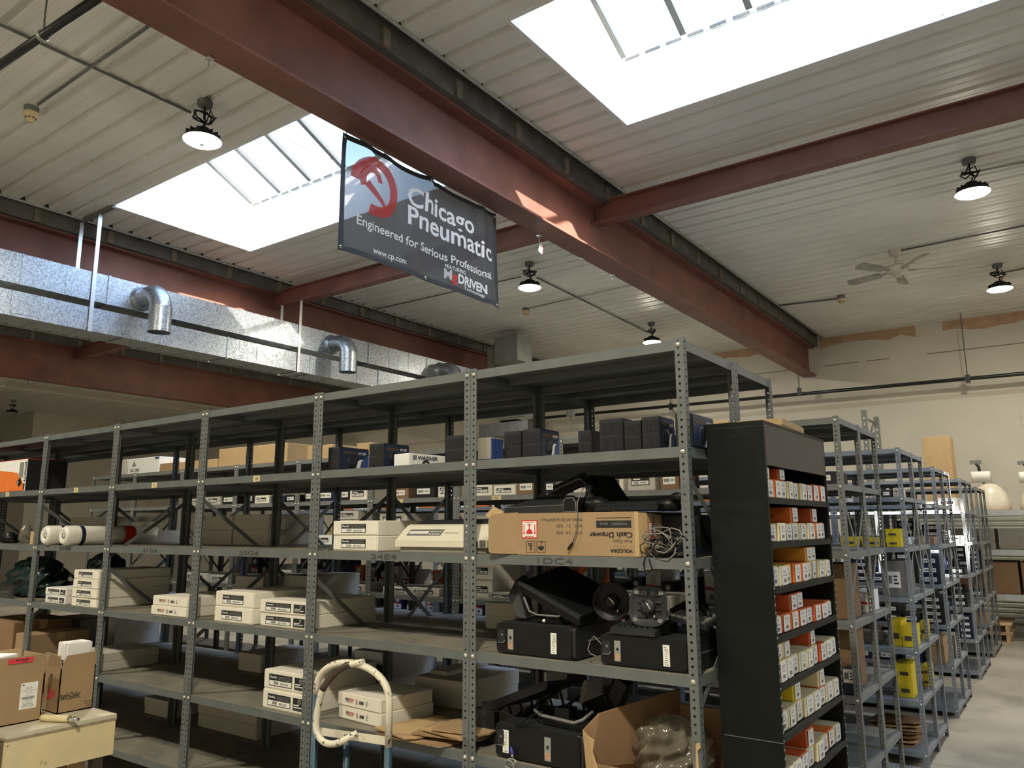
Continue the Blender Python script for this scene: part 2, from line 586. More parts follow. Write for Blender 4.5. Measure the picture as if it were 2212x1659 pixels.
def sheet(x0, x1, y0, y1):
    k0 = math.floor((y0 - 3.77) / PITCH)
    prof = []
    y = 3.77 + k0 * PITCH
    while y < y1 + PITCH:
        for dy, dz in ((0, 0.046), (.036, .046), (.052, 0), (.125, 0), (.130, .004), (.140, .004), (.145, 0), (.205, 0), (.2335, 0)):
            prof.append((y + dy, dz))
        prof.append((y + PITCH - .001, .044))
        y += PITCH
    pr = [(a, b) for a, b in prof if y0 < a < y1]
    pr = [(y0, pr[0][1])] + pr + [(y1, pr[-1][1])]
    vs, fs = [], []
    for a, b in pr:
        vs += [(x0, a, ZC + b), (x1, a, ZC + b)]
    for i in range(len(pr) - 1):
        fs.append((2 * i, 2 * i + 1, 2 * i + 3, 2 * i + 2))
    cm.add(vs, fs, ceil_m)


G = 0.29
edges = [-30.0]
for b in sorted(BX):
    edges += [b - G, b + G]
edges.append(XR)
for i in range(0, len(edges), 2):
    x0, x1 = edges[i], edges[i + 1]
    sk = [s for s in SKY if x0 < s[0] < x1]
    if not sk:
        sheet(x0, x1, YF, YB)
    else:
        a, b, c, d = sk[0]
        sheet(x0, x1, YF, c)
        sheet(x0, x1, d, YB)
        sheet(x0, a, c, d)
        sheet(b, x1, c, d)
struct('ceiling', cm)
rf = MB()
ys = [YF - .2, SKY[0][2] - .02, SKY[0][3] + .02, YB + .2]
rf.box(-30.2, XR + .2, ys[0], ys[1], ZC + .25, ZC + .35, beam_dark)
rf.box(-30.2, XR + .2, ys[2], ys[3], ZC + .25, ZC + .35, beam_dark)
xs = [-30.2]
for s_ in SKY:
    xs += [s_[0] - .02, s_[1] + .02]
xs.append(XR + .2)
for k in range(0, len(xs), 2):
    rf.box(xs[k], xs[k + 1], ys[1], ys[2], ZC + .25, ZC + .35, beam_dark)
struct('roof', rf)

# main beams: plate girders with a dark packing strip between top flange and panels
for i, bx in enumerate(BX):
    zb = CAMZ + (2.80 if i == 2 else 2.944)
    zt = CAMZ + 3.52
    fw = .135
    b = MB()
    b.box(bx - fw, bx + fw, YF, YB - .02, zb, zb + .022, beam_red)
    b.box(bx - .008, bx + .008, YF, YB - .02, zb + .022, zt, beam_red)
    b.box(bx - fw, bx + fw, YF, YB - .02, zt, zt + .022, beam_red)
    bo = struct('beam', b)
    pk = MB().box(bx - .20, bx + .20, YF, YB - .02, zt + .023, ZC + .25, beam_dark)
    pk.box(bx - .28, bx + .28, YF, YB - .02, ZC + .06, ZC + .10, beam_dark)
    part('packing_strip', pk, bo)
    bl = MB()
    y = -.6
    while y < YB - .6:
        bl.box(bx + .201, bx + .225, y, y + .07, zt + .024, ZC - .02, wood_block)
        bl.box(bx - .225, bx - .201, y, y + .07, zt + .024, ZC - .02, wood_block)
        y += .86
    part('packing_block', bl, bo)
    part('edge_conduit', MB().tube([(bx + .31, YF + .1, ZC - .022), (bx + .31, YB - .05, ZC - .022)], .016, emt, 8), bo)
# cross beams between the girders
for x0, x1 in ((BX[1] + .009, BX[0] - .009), (BX[0] + .009, BX[3] - .009), (BX[2] + .009, BX[1] - .009)):
    yb, z0, z1 = 7.26, CAMZ + 3.325, CAMZ + 3.56
    b = MB()
    b.box(x0, x1, yb - .07, yb + .07, z0, z0 + .014, beam_red)
    b.box(x0, x1, yb - .005, yb + .005, z0 + .014, z1, beam_red)
    b.box(x0 + .14, x1 - .14, yb - .07, yb + .07, z1, z1 + .014, beam_red)
    o = struct('beam', b)
    part('end_plate', MB().box(x0, x0 + .012, yb - .10, yb + .10, z0 - .02, z1 - .03, beam_red), o)
    part('end_plate', MB().box(x1 - .012, x1, yb - .10, yb + .10, z0 - .02, z1 - .03, beam_red), o)

# skylights: white lined well, pitched glazing on bars
for i, (x0, x1, y0, y1) in enumerate(SKY):
    w = D.objects.new('window_%d' % (i + 1), None)
    w.location = (x0, y0, ZC)
    COL.objects.link(w)
    w['kind'] = 'structure'
    zt = CAMZ + 4.36
    pt = .02
    wl = MB()
    wl.box(x0 - pt, x0, y0, y1, ZC - .002, zt, well_m)
    wl.box(x1, x1 + pt, y0, y1, ZC - .002, zt, well_m)
    wl.box(x0 - pt, x1 + pt, y0 - pt, y0, ZC - .002, zt, well_m)
    wl.box(x0 - pt, x1 + pt, y1, y1 + pt, ZC - .002, zt, well_m)
    k = 0
    while x0 + .25 * k < x1 - .1:
        xx = x0 + .12 + .25 * k
        wl.box(xx, xx + .022, y1 - .006, y1, ZC + .03, zt, well_m)
        k += 1
    for k in range(8):
        yy = y0 + .1 + .235 * k
        wl.box(x0, x0 + .006, yy, yy + .022, ZC + .03, zt, well_m)
    part('well', wl, w)
    tr = MB()
    for a, b, c, d in ((x0 - .03, x0 + .004, y0 - .03, y1 + .03), (x1 - .004, x1 + .03, y0 - .03, y1 + .03), (x0, x1, y0 - .03, y0 + .004), (x0, x1, y1 - .004, y1 + .03)):
        tr.box(a, b, c, d, ZC - .008, ZC + .022, well_m)
    part('trim', tr, w)
    ym = (y0 + y1) / 2
    rise = .475 * (y1 - ym)
    curb = MB()
    curb.box(x0 - pt, x1 + pt, y1 - .03, y1 + .05, zt, zt + .03, well_m)
    curb.box(x0 - pt, x1 + pt, y0 - .05, y0 + .03, zt, zt + .03, well_m)
    k = 0
    while x0 + .045 + .21 * k < x1:
        xx = x0 + .02 + .21 * k
        curb.box(xx, xx + .15, y1 - .04, y1 - .03, zt - .010, zt + .016, bar_m)
        k += 1
    part('curb', curb, w)
    n = int(round((x1 - x0) / .63))
    for k in range(n + 1):
        xx = x0 + (x1 - x0) * k / n
        bm = MB()
        bm.bar((xx, y1, zt + .045), (xx, ym, zt + rise + .045), .058, .05, bar_m)
        bm.bar((xx, y0, zt + .045), (xx, ym, zt + rise + .045), .058, .05, bar_m)
        part('glazing_bar', bm, w)
    part('ridge_bar', MB().bar((x0 - .03, ym, zt + rise + .06), (x1 + .03, ym, zt + rise + .06), .06, .06, bar_m), w)
    if i == 0:
        part('tie_wire', MB().tube([at(592, 290, Z=zt + .1), at(735, 352, Z=zt + .1)], .008, emt, 6), w)
    for ya in (y1, y0):
        g = MB().quad((x0 - .03, ya, zt + .075), (x1 + .03, ya, zt + .075), (x1 + .03, ym, zt + rise + .075), (x0 - .03, ym, zt + rise + .075), glass_m)
        part('pane', g, w)
    gb = MB()
    for xx in (x0 - .03, x1 + .02):
        gb.prism([(xx, y0 - .03, zt), (xx, y1 + .03, zt), (xx, ym, zt + rise + .06)], (.01, 0, 0), well_m)
    part('gable_end', gb, w)

# ------------------------------------------------------------ high bay lamps
lamp_spots = [
    ((437, 305), 'lit', 'round high bay lamp hung just beside the banner side skylight'),
    ((2101, 418), 'lit', 'round high bay lamp next to the long red cross beam and above the ceiling fan'),
    ((1144, 622), 'lit', 'round high bay lamp hung above the yellow smoke detector behind the banner'),
    ((1408, 740), 'lit', 'round high bay lamp just above the top edge of the front rack'),
    ((2160, 625), 'lit', 'round high bay lamp between the ceiling fan and the back wall'),
    ((26, 892), 'off', 'unlit round high bay lamp hung near the far side wall past the third beam'),
]
ZL = CAMZ + 3.34


def lamp(x, y, lit, label, me=None):
    t = thing('high_bay_lamp', label, 'lamp', (x, y, ZL), 'high bay lamps on the ceiling')
    h = MB().lathe([(.1605, .0032), (.163, .012), (.150, .03), (.09, .05), (.075, .10), (.05, .12), (.0, .12)], (x, y, ZL), dark_pl, 28)
    for k in range(14):
        a = 2 * pi * k / 14
        h.obox((x + .075 * cos(a), y + .075 * sin(a), ZL + .045), (.07 * cos(a), .07 * sin(a), 0), (-.004 * sin(a), .004 * cos(a), 0), (0, 0, .03), dark_pl)
    part('housing', h, t)
    d = MB().lathe([(0, -.026), (.05, -.025), (.10, -.020), (.140, -.010), (.160, .003)], (x, y, ZL), (me or lamp_e) if lit else lamp_off, 28)
    part('diffuser', d, t)
    part('sensor', MB().cyl((x, y, ZL - .038), (x, y, ZL - .026), .016, grey_pl, 12), t)
    c = MB().tube([(x, y, ZL + .12), (x + .01, y, ZL + .16), (x + .03, y, ZL + .18), (x, y, ZL + .215), (x, y, ZC - .05)], .008, black_pl, 8)
    part('hook', c, t)
    rr = random.Random(int(x * 100))
    pts = []
    for k in range(26):
        a = k * .85
        pts.append((x + (.06 + .05 * rr.random()) * cos(a), y + (.06 + .05 * rr.random()) * sin(a), ZL + .19 + .07 * rr.random()))
    part('cord', MB().tube([(x, y, ZL + .10)] + pts + [(x, y, ZC - .06)], .007, black_pl, 6), t)
    part('junction_box', MB().lathe([(.0, -.055), (.06, -.055), (.065, -.045), (.065, 0)], (x, y, ZC), emt_dark, 12), t)
    return t


for (px, py), st, lb in lamp_spots:
    p = at(px, py, Z=ZL)
    lamp(p.x, p.y, st == 'lit', lb)
# lamps out of view: over the near aisle, farther bays, some added as fill
lamp(-0.35, -0.35, True, 'round high bay lamp straight above the near aisle', lamp_hi)
lamp(-6.4, -0.9, True, 'round high bay lamp above the near aisle further along the front rack', lamp_hi)
lamp(-12.5, 4.2, True, 'round high bay lamp beyond the second beam')
lamp(-12.5, 10.0, True, 'round high bay lamp beyond the second beam towards the back wall')
lamp(-18.4, 4.2, True, 'round high bay lamp past the third beam')  # this lamp and the next added to brighten the far side
lamp(-18.4, 10.0, True, 'round high bay lamp past the third beam towards the back wall')
lamp(5.2, -0.3, True, 'round high bay lamp in the next bay of the hall, nearest')  # these three lamps added as fill for back wall and end racks
lamp(5.2, 9.8, True, 'round high bay lamp in the next bay of the hall, middle')
lamp(5.2, 14.0, True, 'round high bay lamp in the next bay of the hall by the back wall')

# ------------------------------------------------------------ conduits, pipes
run = 0


def conduit(pts, r, mt, label):
    return single('ceiling_conduit', MB().tube([at(a, b, Z=ZC - .02) for a, b in pts], r, mt, 8), label, 'conduit', 'conduits on the ceiling')


conduit([(-20, 44), (412, 243)], .012, emt_dark, 'thin grey conduit crossing the ribs to the lamp by the banner')
conduit([(82, 226), (345, 40)], .012, emt_dark, 'dark conduit running along the ribs to the nearest smoke detector')
conduit([(1160, 600), (1396, 716)], .012, emt_dark, 'conduit joining the two lamps above the front rack')
conduit([(1138, 667), (1470, 592)], .010, emt, 'pale conduit from the smoke detector towards the main beam')
conduit([(812, 668), (1125, 598)], .010, emt_dark, 'conduit from the lamp behind the banner towards the second beam')
conduit([(2112, 370), (2230, 347)], .012, emt, 'conduit leading to the lamp next to the red cross beam')
conduit([(1946, 541), (2230, 484)], .012, emt_dark, 'conduit leading to the ceiling fan')
conduit([(2162, 590), (2230, 576)], .012, emt_dark, 'conduit leading to the lamp near the back wall')
conduit([(1682, 660), (1812, 645)], .014, emt_dark, 'short conduit from the main beam to the smoke detector by the fan')

zp = CAMZ + 3.30
a, b = at(-25, 157, Z=zp), at(222, -12, Z=zp)
t = thing('sprinkler_pipe', 'thick black iron pipe hung under the ceiling at the nearest corner', 'pipe', (a.x, a.y, zp))
part('pipe', MB().cyl(a + (a - b) * .5, b, .030, pipe_black, 14), t)
p = at(92, 78, Z=zp)
part('clamp', MB().lathe([(.034, -.02), (.040, -.016), (.040, .016), (.034, .02)], p, emt, 12, 'x').box(p.x - .012, p.x + .012, p.y - .006, p.y + .006, p.z + .03, p.z + .10, emt), t)
part('rod', MB().cyl((p.x, p.y, p.z + .09), (p.x, p.y, ZC), .006, emt_dark, 8), t)

t = thing('sprinkler_pipe', 'long black pipe hung along the back wall from thin rods', 'pipe', (-1.3, 15.6, CAMZ + 2.5))
part('pipe', MB().cyl((-11.5, 15.6, CAMZ + 2.60), (XR - .05, 15.6, CAMZ + 2.44), .035, pipe_black, 12), t)
for px, py in ((1727, 850), (2091, 823), (1449, 882)):
    q = at(px, py, Y=15.6)
    part('hanger', MB().cyl((q.x, 15.6, q.z), (q.x, 15.6, ZC), .010, emt_dark, 6).box(q.x - .035, q.x + .035, 15.565, 15.635, q.z - .035, q.z + .11, pipe_black), t)

# smoke detectors
for (px, py), lb in (((68, 236), 'yellowed smoke detector nearest the big black pipe'), ((1136, 668), 'small yellowed smoke detector below the lamp behind the banner'), ((1817, 641), 'small yellowed smoke detector between main beam and fan')):
    p = at(px, py, Z=ZC - .02)
    t = thing('smoke_detector', lb, 'smoke detector', (p.x, p.y, ZC), 'smoke detectors on the ceiling')
    part('base', MB().lathe([(0, -.05), (.055, -.05), (.06, -.04), (.06, .0)], (p.x, p.y, ZC), emt_dark, 16), t)
    part('body', MB().lathe([(0, -.145), (.028, -.142), (.034, -.115), (.062, -.085), (.064, -.052), (0, -.05)], (p.x, p.y, ZC), det_m, 20), t)
    vt = MB()
    for k in range(8):
        aa = k * pi / 4
        vt.obox((p.x + .036 * cos(aa), p.y + .036 * sin(aa), ZC - .112), (-.014 * sin(aa), .014 * cos(aa), 0), (.008 * cos(aa), .008 * sin(aa), .010), (.003 * cos(aa), .003 * sin(aa), -.003), ink)
    part('vent', vt, t)

# ceiling fan
p = at(1933, 541, Z=ZC - .01)
fx, fy = p.x, p.y
zh = at(1937, 583, X=fx).z
t = thing('ceiling_fan', 'white ceiling fan with five blades hung near the back wall', 'fan', (fx, fy, ZC))
part('canopy', MB().lathe([(.0, -.10), (.045, -.10), (.075, -.06), (.08, 0)], (fx, fy, ZC), fan_m, 18), t)
part('rod', MB().cyl((fx, fy, zh + .06), (fx, fy, ZC - .08), .014, fan_m, 10), t)
part('motor', MB().lathe([(0, -.10), (.05, -.10), (.065, -.05), (.12, -.035), (.15, .0), (.145, .04), (.10, .065), (0, .07)], (fx, fy, zh), fan_m, 24), t)
part('pull_chain', MB().cyl((fx + .05, fy, zh - .28), (fx + .05, fy, zh - .09), .004, fan_m, 6), t)
for k, ang in enumerate((20, 92, 164, 236, 308)):
    a = radians(ang)
    d = Vector((cos(a), sin(a), 0))
    n = Vector((-sin(a), cos(a), 0))
    o = Vector((fx, fy, zh - .02))
    part('blade_arm', MB().obox(o + d * .11 - n * .02, d * .13, n * .04, (0, 0, .006), beige_dk), t)
    tl = Vector((0, 0, .035))
    part('blade', MB().prism([o + d * .22 - n * .055 - tl * .5, o + d * .66 - n * .075 - tl * .6, o + d * .70 - n * .03 - tl * .2, o + d * .70 + n * .03 + tl * .2, o + d * .66 + n * .075 + tl * .6, o + d * .22 + n * .055 + tl * .5], (0, 0, .007), fan_blade), t)

# ---------------------------------------------------------------- air ducts
DX = -9.02
def duct(name_label, z0, z1, y0, y1, seam0):
    t = thing('air_duct', name_label, 'duct', (DX - .21, y0, z0), 'twin galvanised ducts')
    part('casing', MB().box(DX - .40, DX, y0, y1, z0, z1, galv), t)
    y = seam0
    k = 0
    while y < y1 - .1:
        sm = MB()
        w_ = .028 if k % 3 == 0 else .012
        th = .012 if k % 3 == 0 else .004
        sm.box(DX, DX + th, y, y + w_, z0 - .004, z1 + .004, galv)
        sm.box(DX - .40, DX, y, y + w_, z0 - th, z0, galv)
        y += .47
        k += 1
        part('seam', sm, t)
    return t


du = duct('upper of the two long galvanised ducts with round drops', CAMZ + 2.61, CAMZ + 2.955, -1.0, 13.6, .15)
dl = duct('lower of the two long galvanised ducts running below its twin', CAMZ + 2.25, CAMZ + 2.53, -1.0, 13.6, .38)
part('patch_plate', MB().box(DX + .001, DX + .006, 3.38, 3.68, CAMZ + 2.28, CAMZ + 2.50, galv), dl)
for (fp, bp) in (((306, 650), (343, 718)), ((716, 742), (751, 804)), ((950, 795), (985, 838))):
    f = at(fp[0], fp[1], X=DX)
    q = at(bp[0], bp[1], Y=f.y)
    xd, zb_ = min(q.x, DX + .50), q.z
    zf = CAMZ + 2.77
    R = .122
    pts = [(DX, f.y, zf), (xd - .20, f.y, zf)]
    for k in range(1, 5):
        aa = k / 5 * pi / 2
        pts.append((xd - .20 + .20 * sin(aa), f.y, zf - .20 + .20 * cos(aa)))
    pts += [(xd, f.y, zf - .20)]
    dr = MB().tube(pts, R, galv, 24, False)
    dr.tube([(xd, f.y, zf - .19), (xd, f.y, zb_)], R + .006, galv, 24, False)
    dr.lathe([(R + .03, 0), (R + .03, .006), (R, .05)], (DX, f.y, zf), galv, 24, 'x')
    dr.lathe([(R + .010, -.01), (R + .010, .01)], (xd, f.y, zf - .19), galv, 24)
    part('drop_spout', dr, du)
# flat hangers on a strut under the panels
s0, s1 = at(167, 478, Z=ZC - .02), at(240, 442, Z=ZC - .02)
t = thing('ceiling_strut', 'short grey channel under the ceiling that the duct straps hang from', 'bracket', (s0.x, s0.y, ZC - .03))
part('channel', MB().bar((s0.x, 4.21, ZC - .03), (s1.x, 4.21, ZC - .03), .04, .04, emt_dark), t)
part('strap', MB().box(DX + .015, DX + .019, 4.19, 4.235, CAMZ + 2.24, ZC - .05, rod_m), t)
part('strap', MB().box(DX - .43, DX - .426, 4.19, 4.235, CAMZ + 2.24, ZC - .05, rod_m), t)
t = thing('duct_hanger', 'galvanised strap hanging from the red cross beam and holding the ducts', 'bracket', (DX, 7.2, CAMZ + 2.24))
part('strap', MB().box(DX + .014, DX + .018, 7.19, 7.235, CAMZ + 2.24, CAMZ + 3.33, rod_m), t)
part('strap', MB().box(DX - .43, DX - .426, 7.19, 7.235, CAMZ + 2.24, CAMZ + 3.33, rod_m), t)
part('fold', MB().box(DX - .43, DX + .018, 7.19, 7.235, CAMZ + 2.236, CAMZ + 2.24, rod_m), t)

# grey air handler box below the ceiling at the end of the second beam
xa, xb = at(1068, 727, Y=11.59).x, -8.16
yb = at(1149, 731, X=xb).y
z1, z0 = CAMZ + 3.58, at(1116, 776, X=xb).z
t = thing('air_handler', 'grey sheet metal box hung under the ceiling past the second beam', 'air handler', ((xa + xb) / 2, 12, z0))
part('casing', MB().box(xa, xb, 11.59, yb, z0, z1, hvac_m), t)
part('collar', MB().box(xa - .10, xa, 11.70, yb, z0 + .08, z1 - .08, beam_dark), t)
xc = max(-8.985, at(1014, 740, Y=11.75).x)
part('plenum', MB().box(xc, xa - .10, 11.75, yb, z0 - .10, z1 - .12, hvac_m), t)
part('support_rail', MB().box(xc, xb + .1, 11.62, 11.66, z0 - .16, z0 - .12, emt).box(xc + .5, xc + .54, 11.62, 11.66, z0 - .5, z0 - .16, emt), t)
# far duct and stub seen between the racks, close to the back wall
t = thing('hanging_duct', 'short galvanised duct running along the back wall above the racks', 'duct', (-8.6, 15.4, CAMZ + 1.75))
xa, xb = at(1035, 920, Y=15.3).x, at(1140, 915, Y=15.3).x
za, zb_ = at(1090, 940, Y=15.3).z, at(1090, 912, Y=15.3).z
part('casing', MB().box(xa, xb, 15.3, 15.95, za, zb_, galv), t)
for k in range(6):
    part('seam', MB().box(xa + (xb - xa) * k / 5.05, xa + (xb - xa) * k / 5.05 + .02, 15.292, 15.3, za, zb_, galv), t)
q0, q1 = at(1232, 880, Y=14.8), at(1232, 900, Y=14.8)
t = thing('vent_pipe', 'round galvanised vent pipe stub between the racks and the back wall', 'vent', (q1.x, 14.8, q1.z))
part('pipe', MB().cyl((q0.x, 14.8, q1.z), (q0.x, 14.8, q0.z + .5), .10, galv, 20), t)
part('rod', MB().cyl((q0.x, 14.8, q1.z - .28), (q0.x, 14.8, q1.z), .018, emt, 8), t)

# pale slotted channel along the third beam
a, b = at(22, 830, Z=CAMZ + 2.95), at(470, 900, Z=CAMZ + 2.95)
xx = (a.x + b.x) / 2
t = thing('hanging_tray', 'long pale slotted channel running beside the third beam', 'tray', (xx, 5, CAMZ + 2.95))
tr = MB().box(xx - .16, xx + .16, a.y, b.y + 3, CAMZ + 2.95, CAMZ + 2.96, grey_c)
tr.box(xx + .15, xx + .16, a.y, b.y + 3, CAMZ + 2.96, CAMZ + 3.06, grey_c)
y = a.y + .1
while y < b.y + 2.8:
    tr.box(xx + .161, xx + .164, y, y + .05, CAMZ + 2.98, CAMZ + 3.04, wall_band)
    y += .13
part('channel', tr, t)
for yy in (a.y + .5, b.y, b.y + 2.5):
    part('rod', MB().cyl((xx, yy, CAMZ + 2.96), (xx, yy, ZC - .002), .008, emt_dark, 6), t)

# ---------------------------------------------------------------- the banner
BXN = BX[0] - .135 - .005
YA, YZ = 3.65, 5.59
ZTOP, ZBOT = CAMZ + 2.932, CAMZ + 1.995


def ban(u, v):
    """u 0..1 along, v 0 (bottom) .. 1 (top): pinned at three top grommets, with soft folds"""
    y = YA + (YZ - YA) * u
    z = ZBOT + (ZTOP - ZBOT) * v
    sag = .012 * sin(pi * (u * 2 % 1)) * v
    z -= sag
    z += .02 * sin(pi * u) * (1 - v)
    y += (.02 - .04 * u) * (1 - v) * .0
    y -= .015 * (1 - u) * (1 - v)
    fold = .030 * math.exp(-((u - .10 - .25 * (1 - v)) / .07) ** 2) * (.3 + v) + .022 * math.exp(-((u - .23 - .30 * (1 - v)) / .05) ** 2) * (.3 + .6 * v)
    fold += .028 * math.exp(-((u - .5) / .035) ** 2) * v ** 3 - .018 * math.exp(-((u - .54) / .02) ** 2) * v ** 4
    fold += .022 * math.exp(-((u - .93 + .05 * v) / .03) ** 2)
    wave = .018 * sin(9 * u + 2 * v) * (1 - v) + .008 * sin(21 * u - 3 * v)
    return Vector((BXN + fold + wave + .01 * (1 - v), y, z))


t = thing('hanging_banner', 'dark vinyl banner with white lettering and red emblem tied below the main beam', 'banner', (BXN, (YA + YZ) / 2, ZBOT))
NU, NV = 110, 50
cl = MB()
vs = [ban(i / NU, j / NV) for j in range(NV + 1) for i in range(NU + 1)]
fs = [(j * (NU + 1) + i, j * (NU + 1) + i + 1, (j + 1) * (NU + 1) + i + 1, (j + 1) * (NU + 1) + i) for j in range(NV) for i in range(NU)]
cl.add(vs, fs, ban_m, True)
cloth = part('cloth', cl, t)
hem = MB()
HU, HV = .022, .045
for ru in ((0, HU), (1 - HU, 1)):
    o = [ban(ru[0] + (ru[1] - ru[0]) * k, j / NV) + Vector((.002, 0, 0)) for j in range(NV + 1) for k in (0, 1)]
    hem.add(o, [(2 * j, 2 * j + 1, 2 * j + 3, 2 * j + 2) for j in range(NV)], ban_hem, True)
for rv in ((0, HV), (1 - HV, 1)):
    o = [ban(i / NU, rv[0] + (rv[1] - rv[0]) * k) + Vector((.002, 0, 0)) for i in range(NU + 1) for k in (0, 1)]
    hem.add(o, [(2 * i, 2 * i + 1, 2 * i + 3, 2 * i + 2) for i in range(NU)], ban_hem, True)
part('hem', hem, t)


def drape(vs, fs, mt, lift=.004):
    """flat banner artwork (u, v in 0..1) cut on a grid and laid on the cloth"""
    bm = bmesh.new()
    bv = [bm.verts.new((x, y, 0)) for x, y in vs]
    for f in fs:
        try:
            bm.faces.new([bv[k] for k in f])
        except ValueError:
            pass
    u0, u1 = min(v[0] for v in vs), max(v[0] for v in vs)
    v0, v1 = min(v[1] for v in vs), max(v[1] for v in vs)
    st = 1 / 90
    x = math.ceil(u0 / st) * st
    while x < u1:
        bmesh.ops.bisect_plane(bm, geom=bm.verts[:] + bm.edges[:] + bm.faces[:], plane_co=(x, 0, 0), plane_no=(1, 0, 0))
        x += st
    st = 1 / 30
    y = math.ceil(v0 / st) * st
    while y < v1:
        bmesh.ops.bisect_plane(bm, geom=bm.verts[:] + bm.edges[:] + bm.faces[:], plane_co=(0, y, 0), plane_no=(0, 1, 0))
        y += st
    bm.verts.index_update()
    out = [ban(v.co.x, v.co.y) + Vector((lift, 0, 0)) for v in bm.verts]
    of = [tuple(v.index for v in f.verts) for f in bm.faces]
    bm.free()
    return MB().add(out, of, mt)


BW, BH = YZ - YA, ZTOP - ZBOT


def btext(body, u, v, cap, width, mt=ban_txt, bold=.0, shear=0.0):
    vs, fs, w = text_shape(body, bold, shear)
    kx, ky = width / w, cap / .70
    part('lettering', drape([(u + a * kx, v + b * ky) for a, b in vs], fs, mt), cloth)


btext('Chicago', .375, .66, .180, .44, bold=.018)
btext('Pneumatic', .372, .47, .180, .585, bold=.018)
btext('Engineered for Serious Professional', .080, .265, .080, .860, bold=.012)
btext('www.cp.com', .172, .070, .055, .19, bold=.012)
btext('FEATURING', .618, .200, .036, .13, bold=.012)
btext('M', .612, .095, .095, .047, mt=ban_grey, bold=.03)
btext('g', .657, .095, .090, .038, mt=ink_red, bold=.03)
btext('DRIVEN', .698, .095, .088, .205, bold=.035)
btext('Technology', .740, .052, .030, .150, bold=.012)


def stroke(pts, w0, w1):
    """open band following pts in banner coordinates (aspect corrected)"""
    n = len(pts)
    vs, fs = [], []
    for i, (x, y) in enumerate(pts):
        xa, ya = pts[max(i - 1, 0)]
        xb, yb = pts[min(i + 1, n - 1)]
        dx, dy = (xb - xa) * BW, (yb - ya) * BH
        l = sqrt(dx * dx + dy * dy) or 1
        w = w0 + (w1 - w0) * i / (n - 1)
        nx, ny = -dy / l * w / 2, dx / l * w / 2
        vs += [(x + nx / BW, y + ny / BH), (x - nx / BW, y - ny / BH)]
    for i in range(n - 1):
        fs.append((2 * i, 2 * i + 1, 2 * i + 3, 2 * i + 2))
    return vs, fs


def arc(cx, cy, rx, ry, a0, a1, n=40):
    return [(cx + rx * cos(radians(a0 + (a1 - a0) * k / n)), cy + ry * sin(radians(a0 + (a1 - a0) * k / n))) for k in range(n + 1)]


em = stroke(arc(.178, .655, .108, .215, 178, -108, 60), .080, .085)
part('emblem', drape(*em, ban_red), cloth)
em = stroke(arc(.148, .69, .042, .100, 215, 5, 40), .058, .058)
part('emblem', drape(*em, ban_red), cloth)
em = stroke([(.125, .66), (.165, .60), (.215, .53), (.235, .46), (.238, .43)], .06, .02)
part('emblem', drape(*em, ban_red), cloth)
for u, v in ((.012, .975), (.5, .975), (.988, .975), (.012, .03), (.5, .03), (.988, .03)):
    p = ban(u, v)
    part('grommet', MB().lathe([(.007, 0), (.016, 0), (.016, .003), (.007, .004)], p + Vector((.003, 0, 0)), chrome, 14, 'x'), t)
for u in (.012, .5, .988):
    p = ban(u, .98)
    part('tie', MB().tube([p + Vector((.004, 0, 0)), p + Vector((.012, .005, .02)), Vector((BXN + .02, p.y, CAMZ + 2.943))], .004, ink, 6), t)

# hooks clipped under the lower flange
zf = CAMZ + 2.944
for (px, py), lb in (((470, 118), 'first small hook under the main beam, nearest the photographer'), ((1165, 512), 'small hook under the main beam with a paper tag below it'), ((1255, 562), 'hook under the main beam, next after the one with the tag'), ((1322, 598), 'hook under the main beam, two past the tag'), ((1428, 655), 'hook under the main beam, three past the tag')):
    p = at(px, py - 4, Z=zf)
    x = BX[0] - .125
    p.x = x
    k = single('beam_hook', MB().box(x - .02, x + .03, p.y - .02, p.y + .02, zf - .014, zf - .002, rod_m).tube([(x, p.y, zf - .01), (x, p.y, zf - .06), (x + .012, p.y, zf - .085), (x + .03, p.y, zf - .075)], .004, rod_m, 6), lb, 'hook', 'hooks under the main beam')
    if px == 1165:
        tg = MB().prism([(x + .012, p.y - .01, zf - .09), (x + .012, p.y + .055, zf - .10), (x + .012, p.y + .035, zf - .20), (x + .012, p.y - .035, zf - .185)], (.002, 0, 0), paper_w)
        tg.prism([(x + .015, p.y + .045, zf - .10), (x + .015, p.y + .055, zf - .10), (x + .015, p.y + .035, zf - .20), (x + .015, p.y + .027, zf - .20)], (.001, 0, 0), ink_red)
        single('hanging_tag', tg, 'white paper tag with a red edge dangling from a beam hook', 'tag')

# ------------------------------------------------------------------- light
w = D.worlds.new('sky')
SC.world = w
w.use_nodes = True
nt = w.node_tree
bg = nt.nodes['Background']
sk = nt.nodes.new('ShaderNodeTexSky')
sk.sky_type = 'NISHITA'
sk.sun_disc = False
sk.sun_elevation = radians(24)
sk.sun_rotation = radians(120)
nt.links.new(sk.outputs[0], bg.inputs[0])
bg.inputs[1].default_value = 1.45
sun = D.lights.new('sun', 'SUN')
sun.energy = 16
sun.angle = radians(.6)
sun.color = (1, .93, .80)
so = D.objects.new('sun', sun)
so.rotation_euler = Vector((-1, .63, -.526)).to_track_quat('-Z', 'Y').to_euler()
so.location = (8, -4, 9)
COL.objects.link(so)
for x0, x1, y0, y1 in SKY:
    la = D.lights.new('skylight_portal', 'AREA')
    la.shape = 'RECTANGLE'
    la.size, la.size_y = x1 - x0, y1 - y0
    la.cycles.is_portal = True
    lo = D.objects.new('skylight_portal', la)
    lo.location = ((x0 + x1) / 2, (y0 + y1) / 2, CAMZ + 4.37)
    COL.objects.link(lo)
vs_ = SC.view_settings
vs_.view_transform = 'Standard'
vs_.look = 'None'
vs_.gamma = 1
vs_.use_curve_mapping = False
vs_.exposure = 0.86
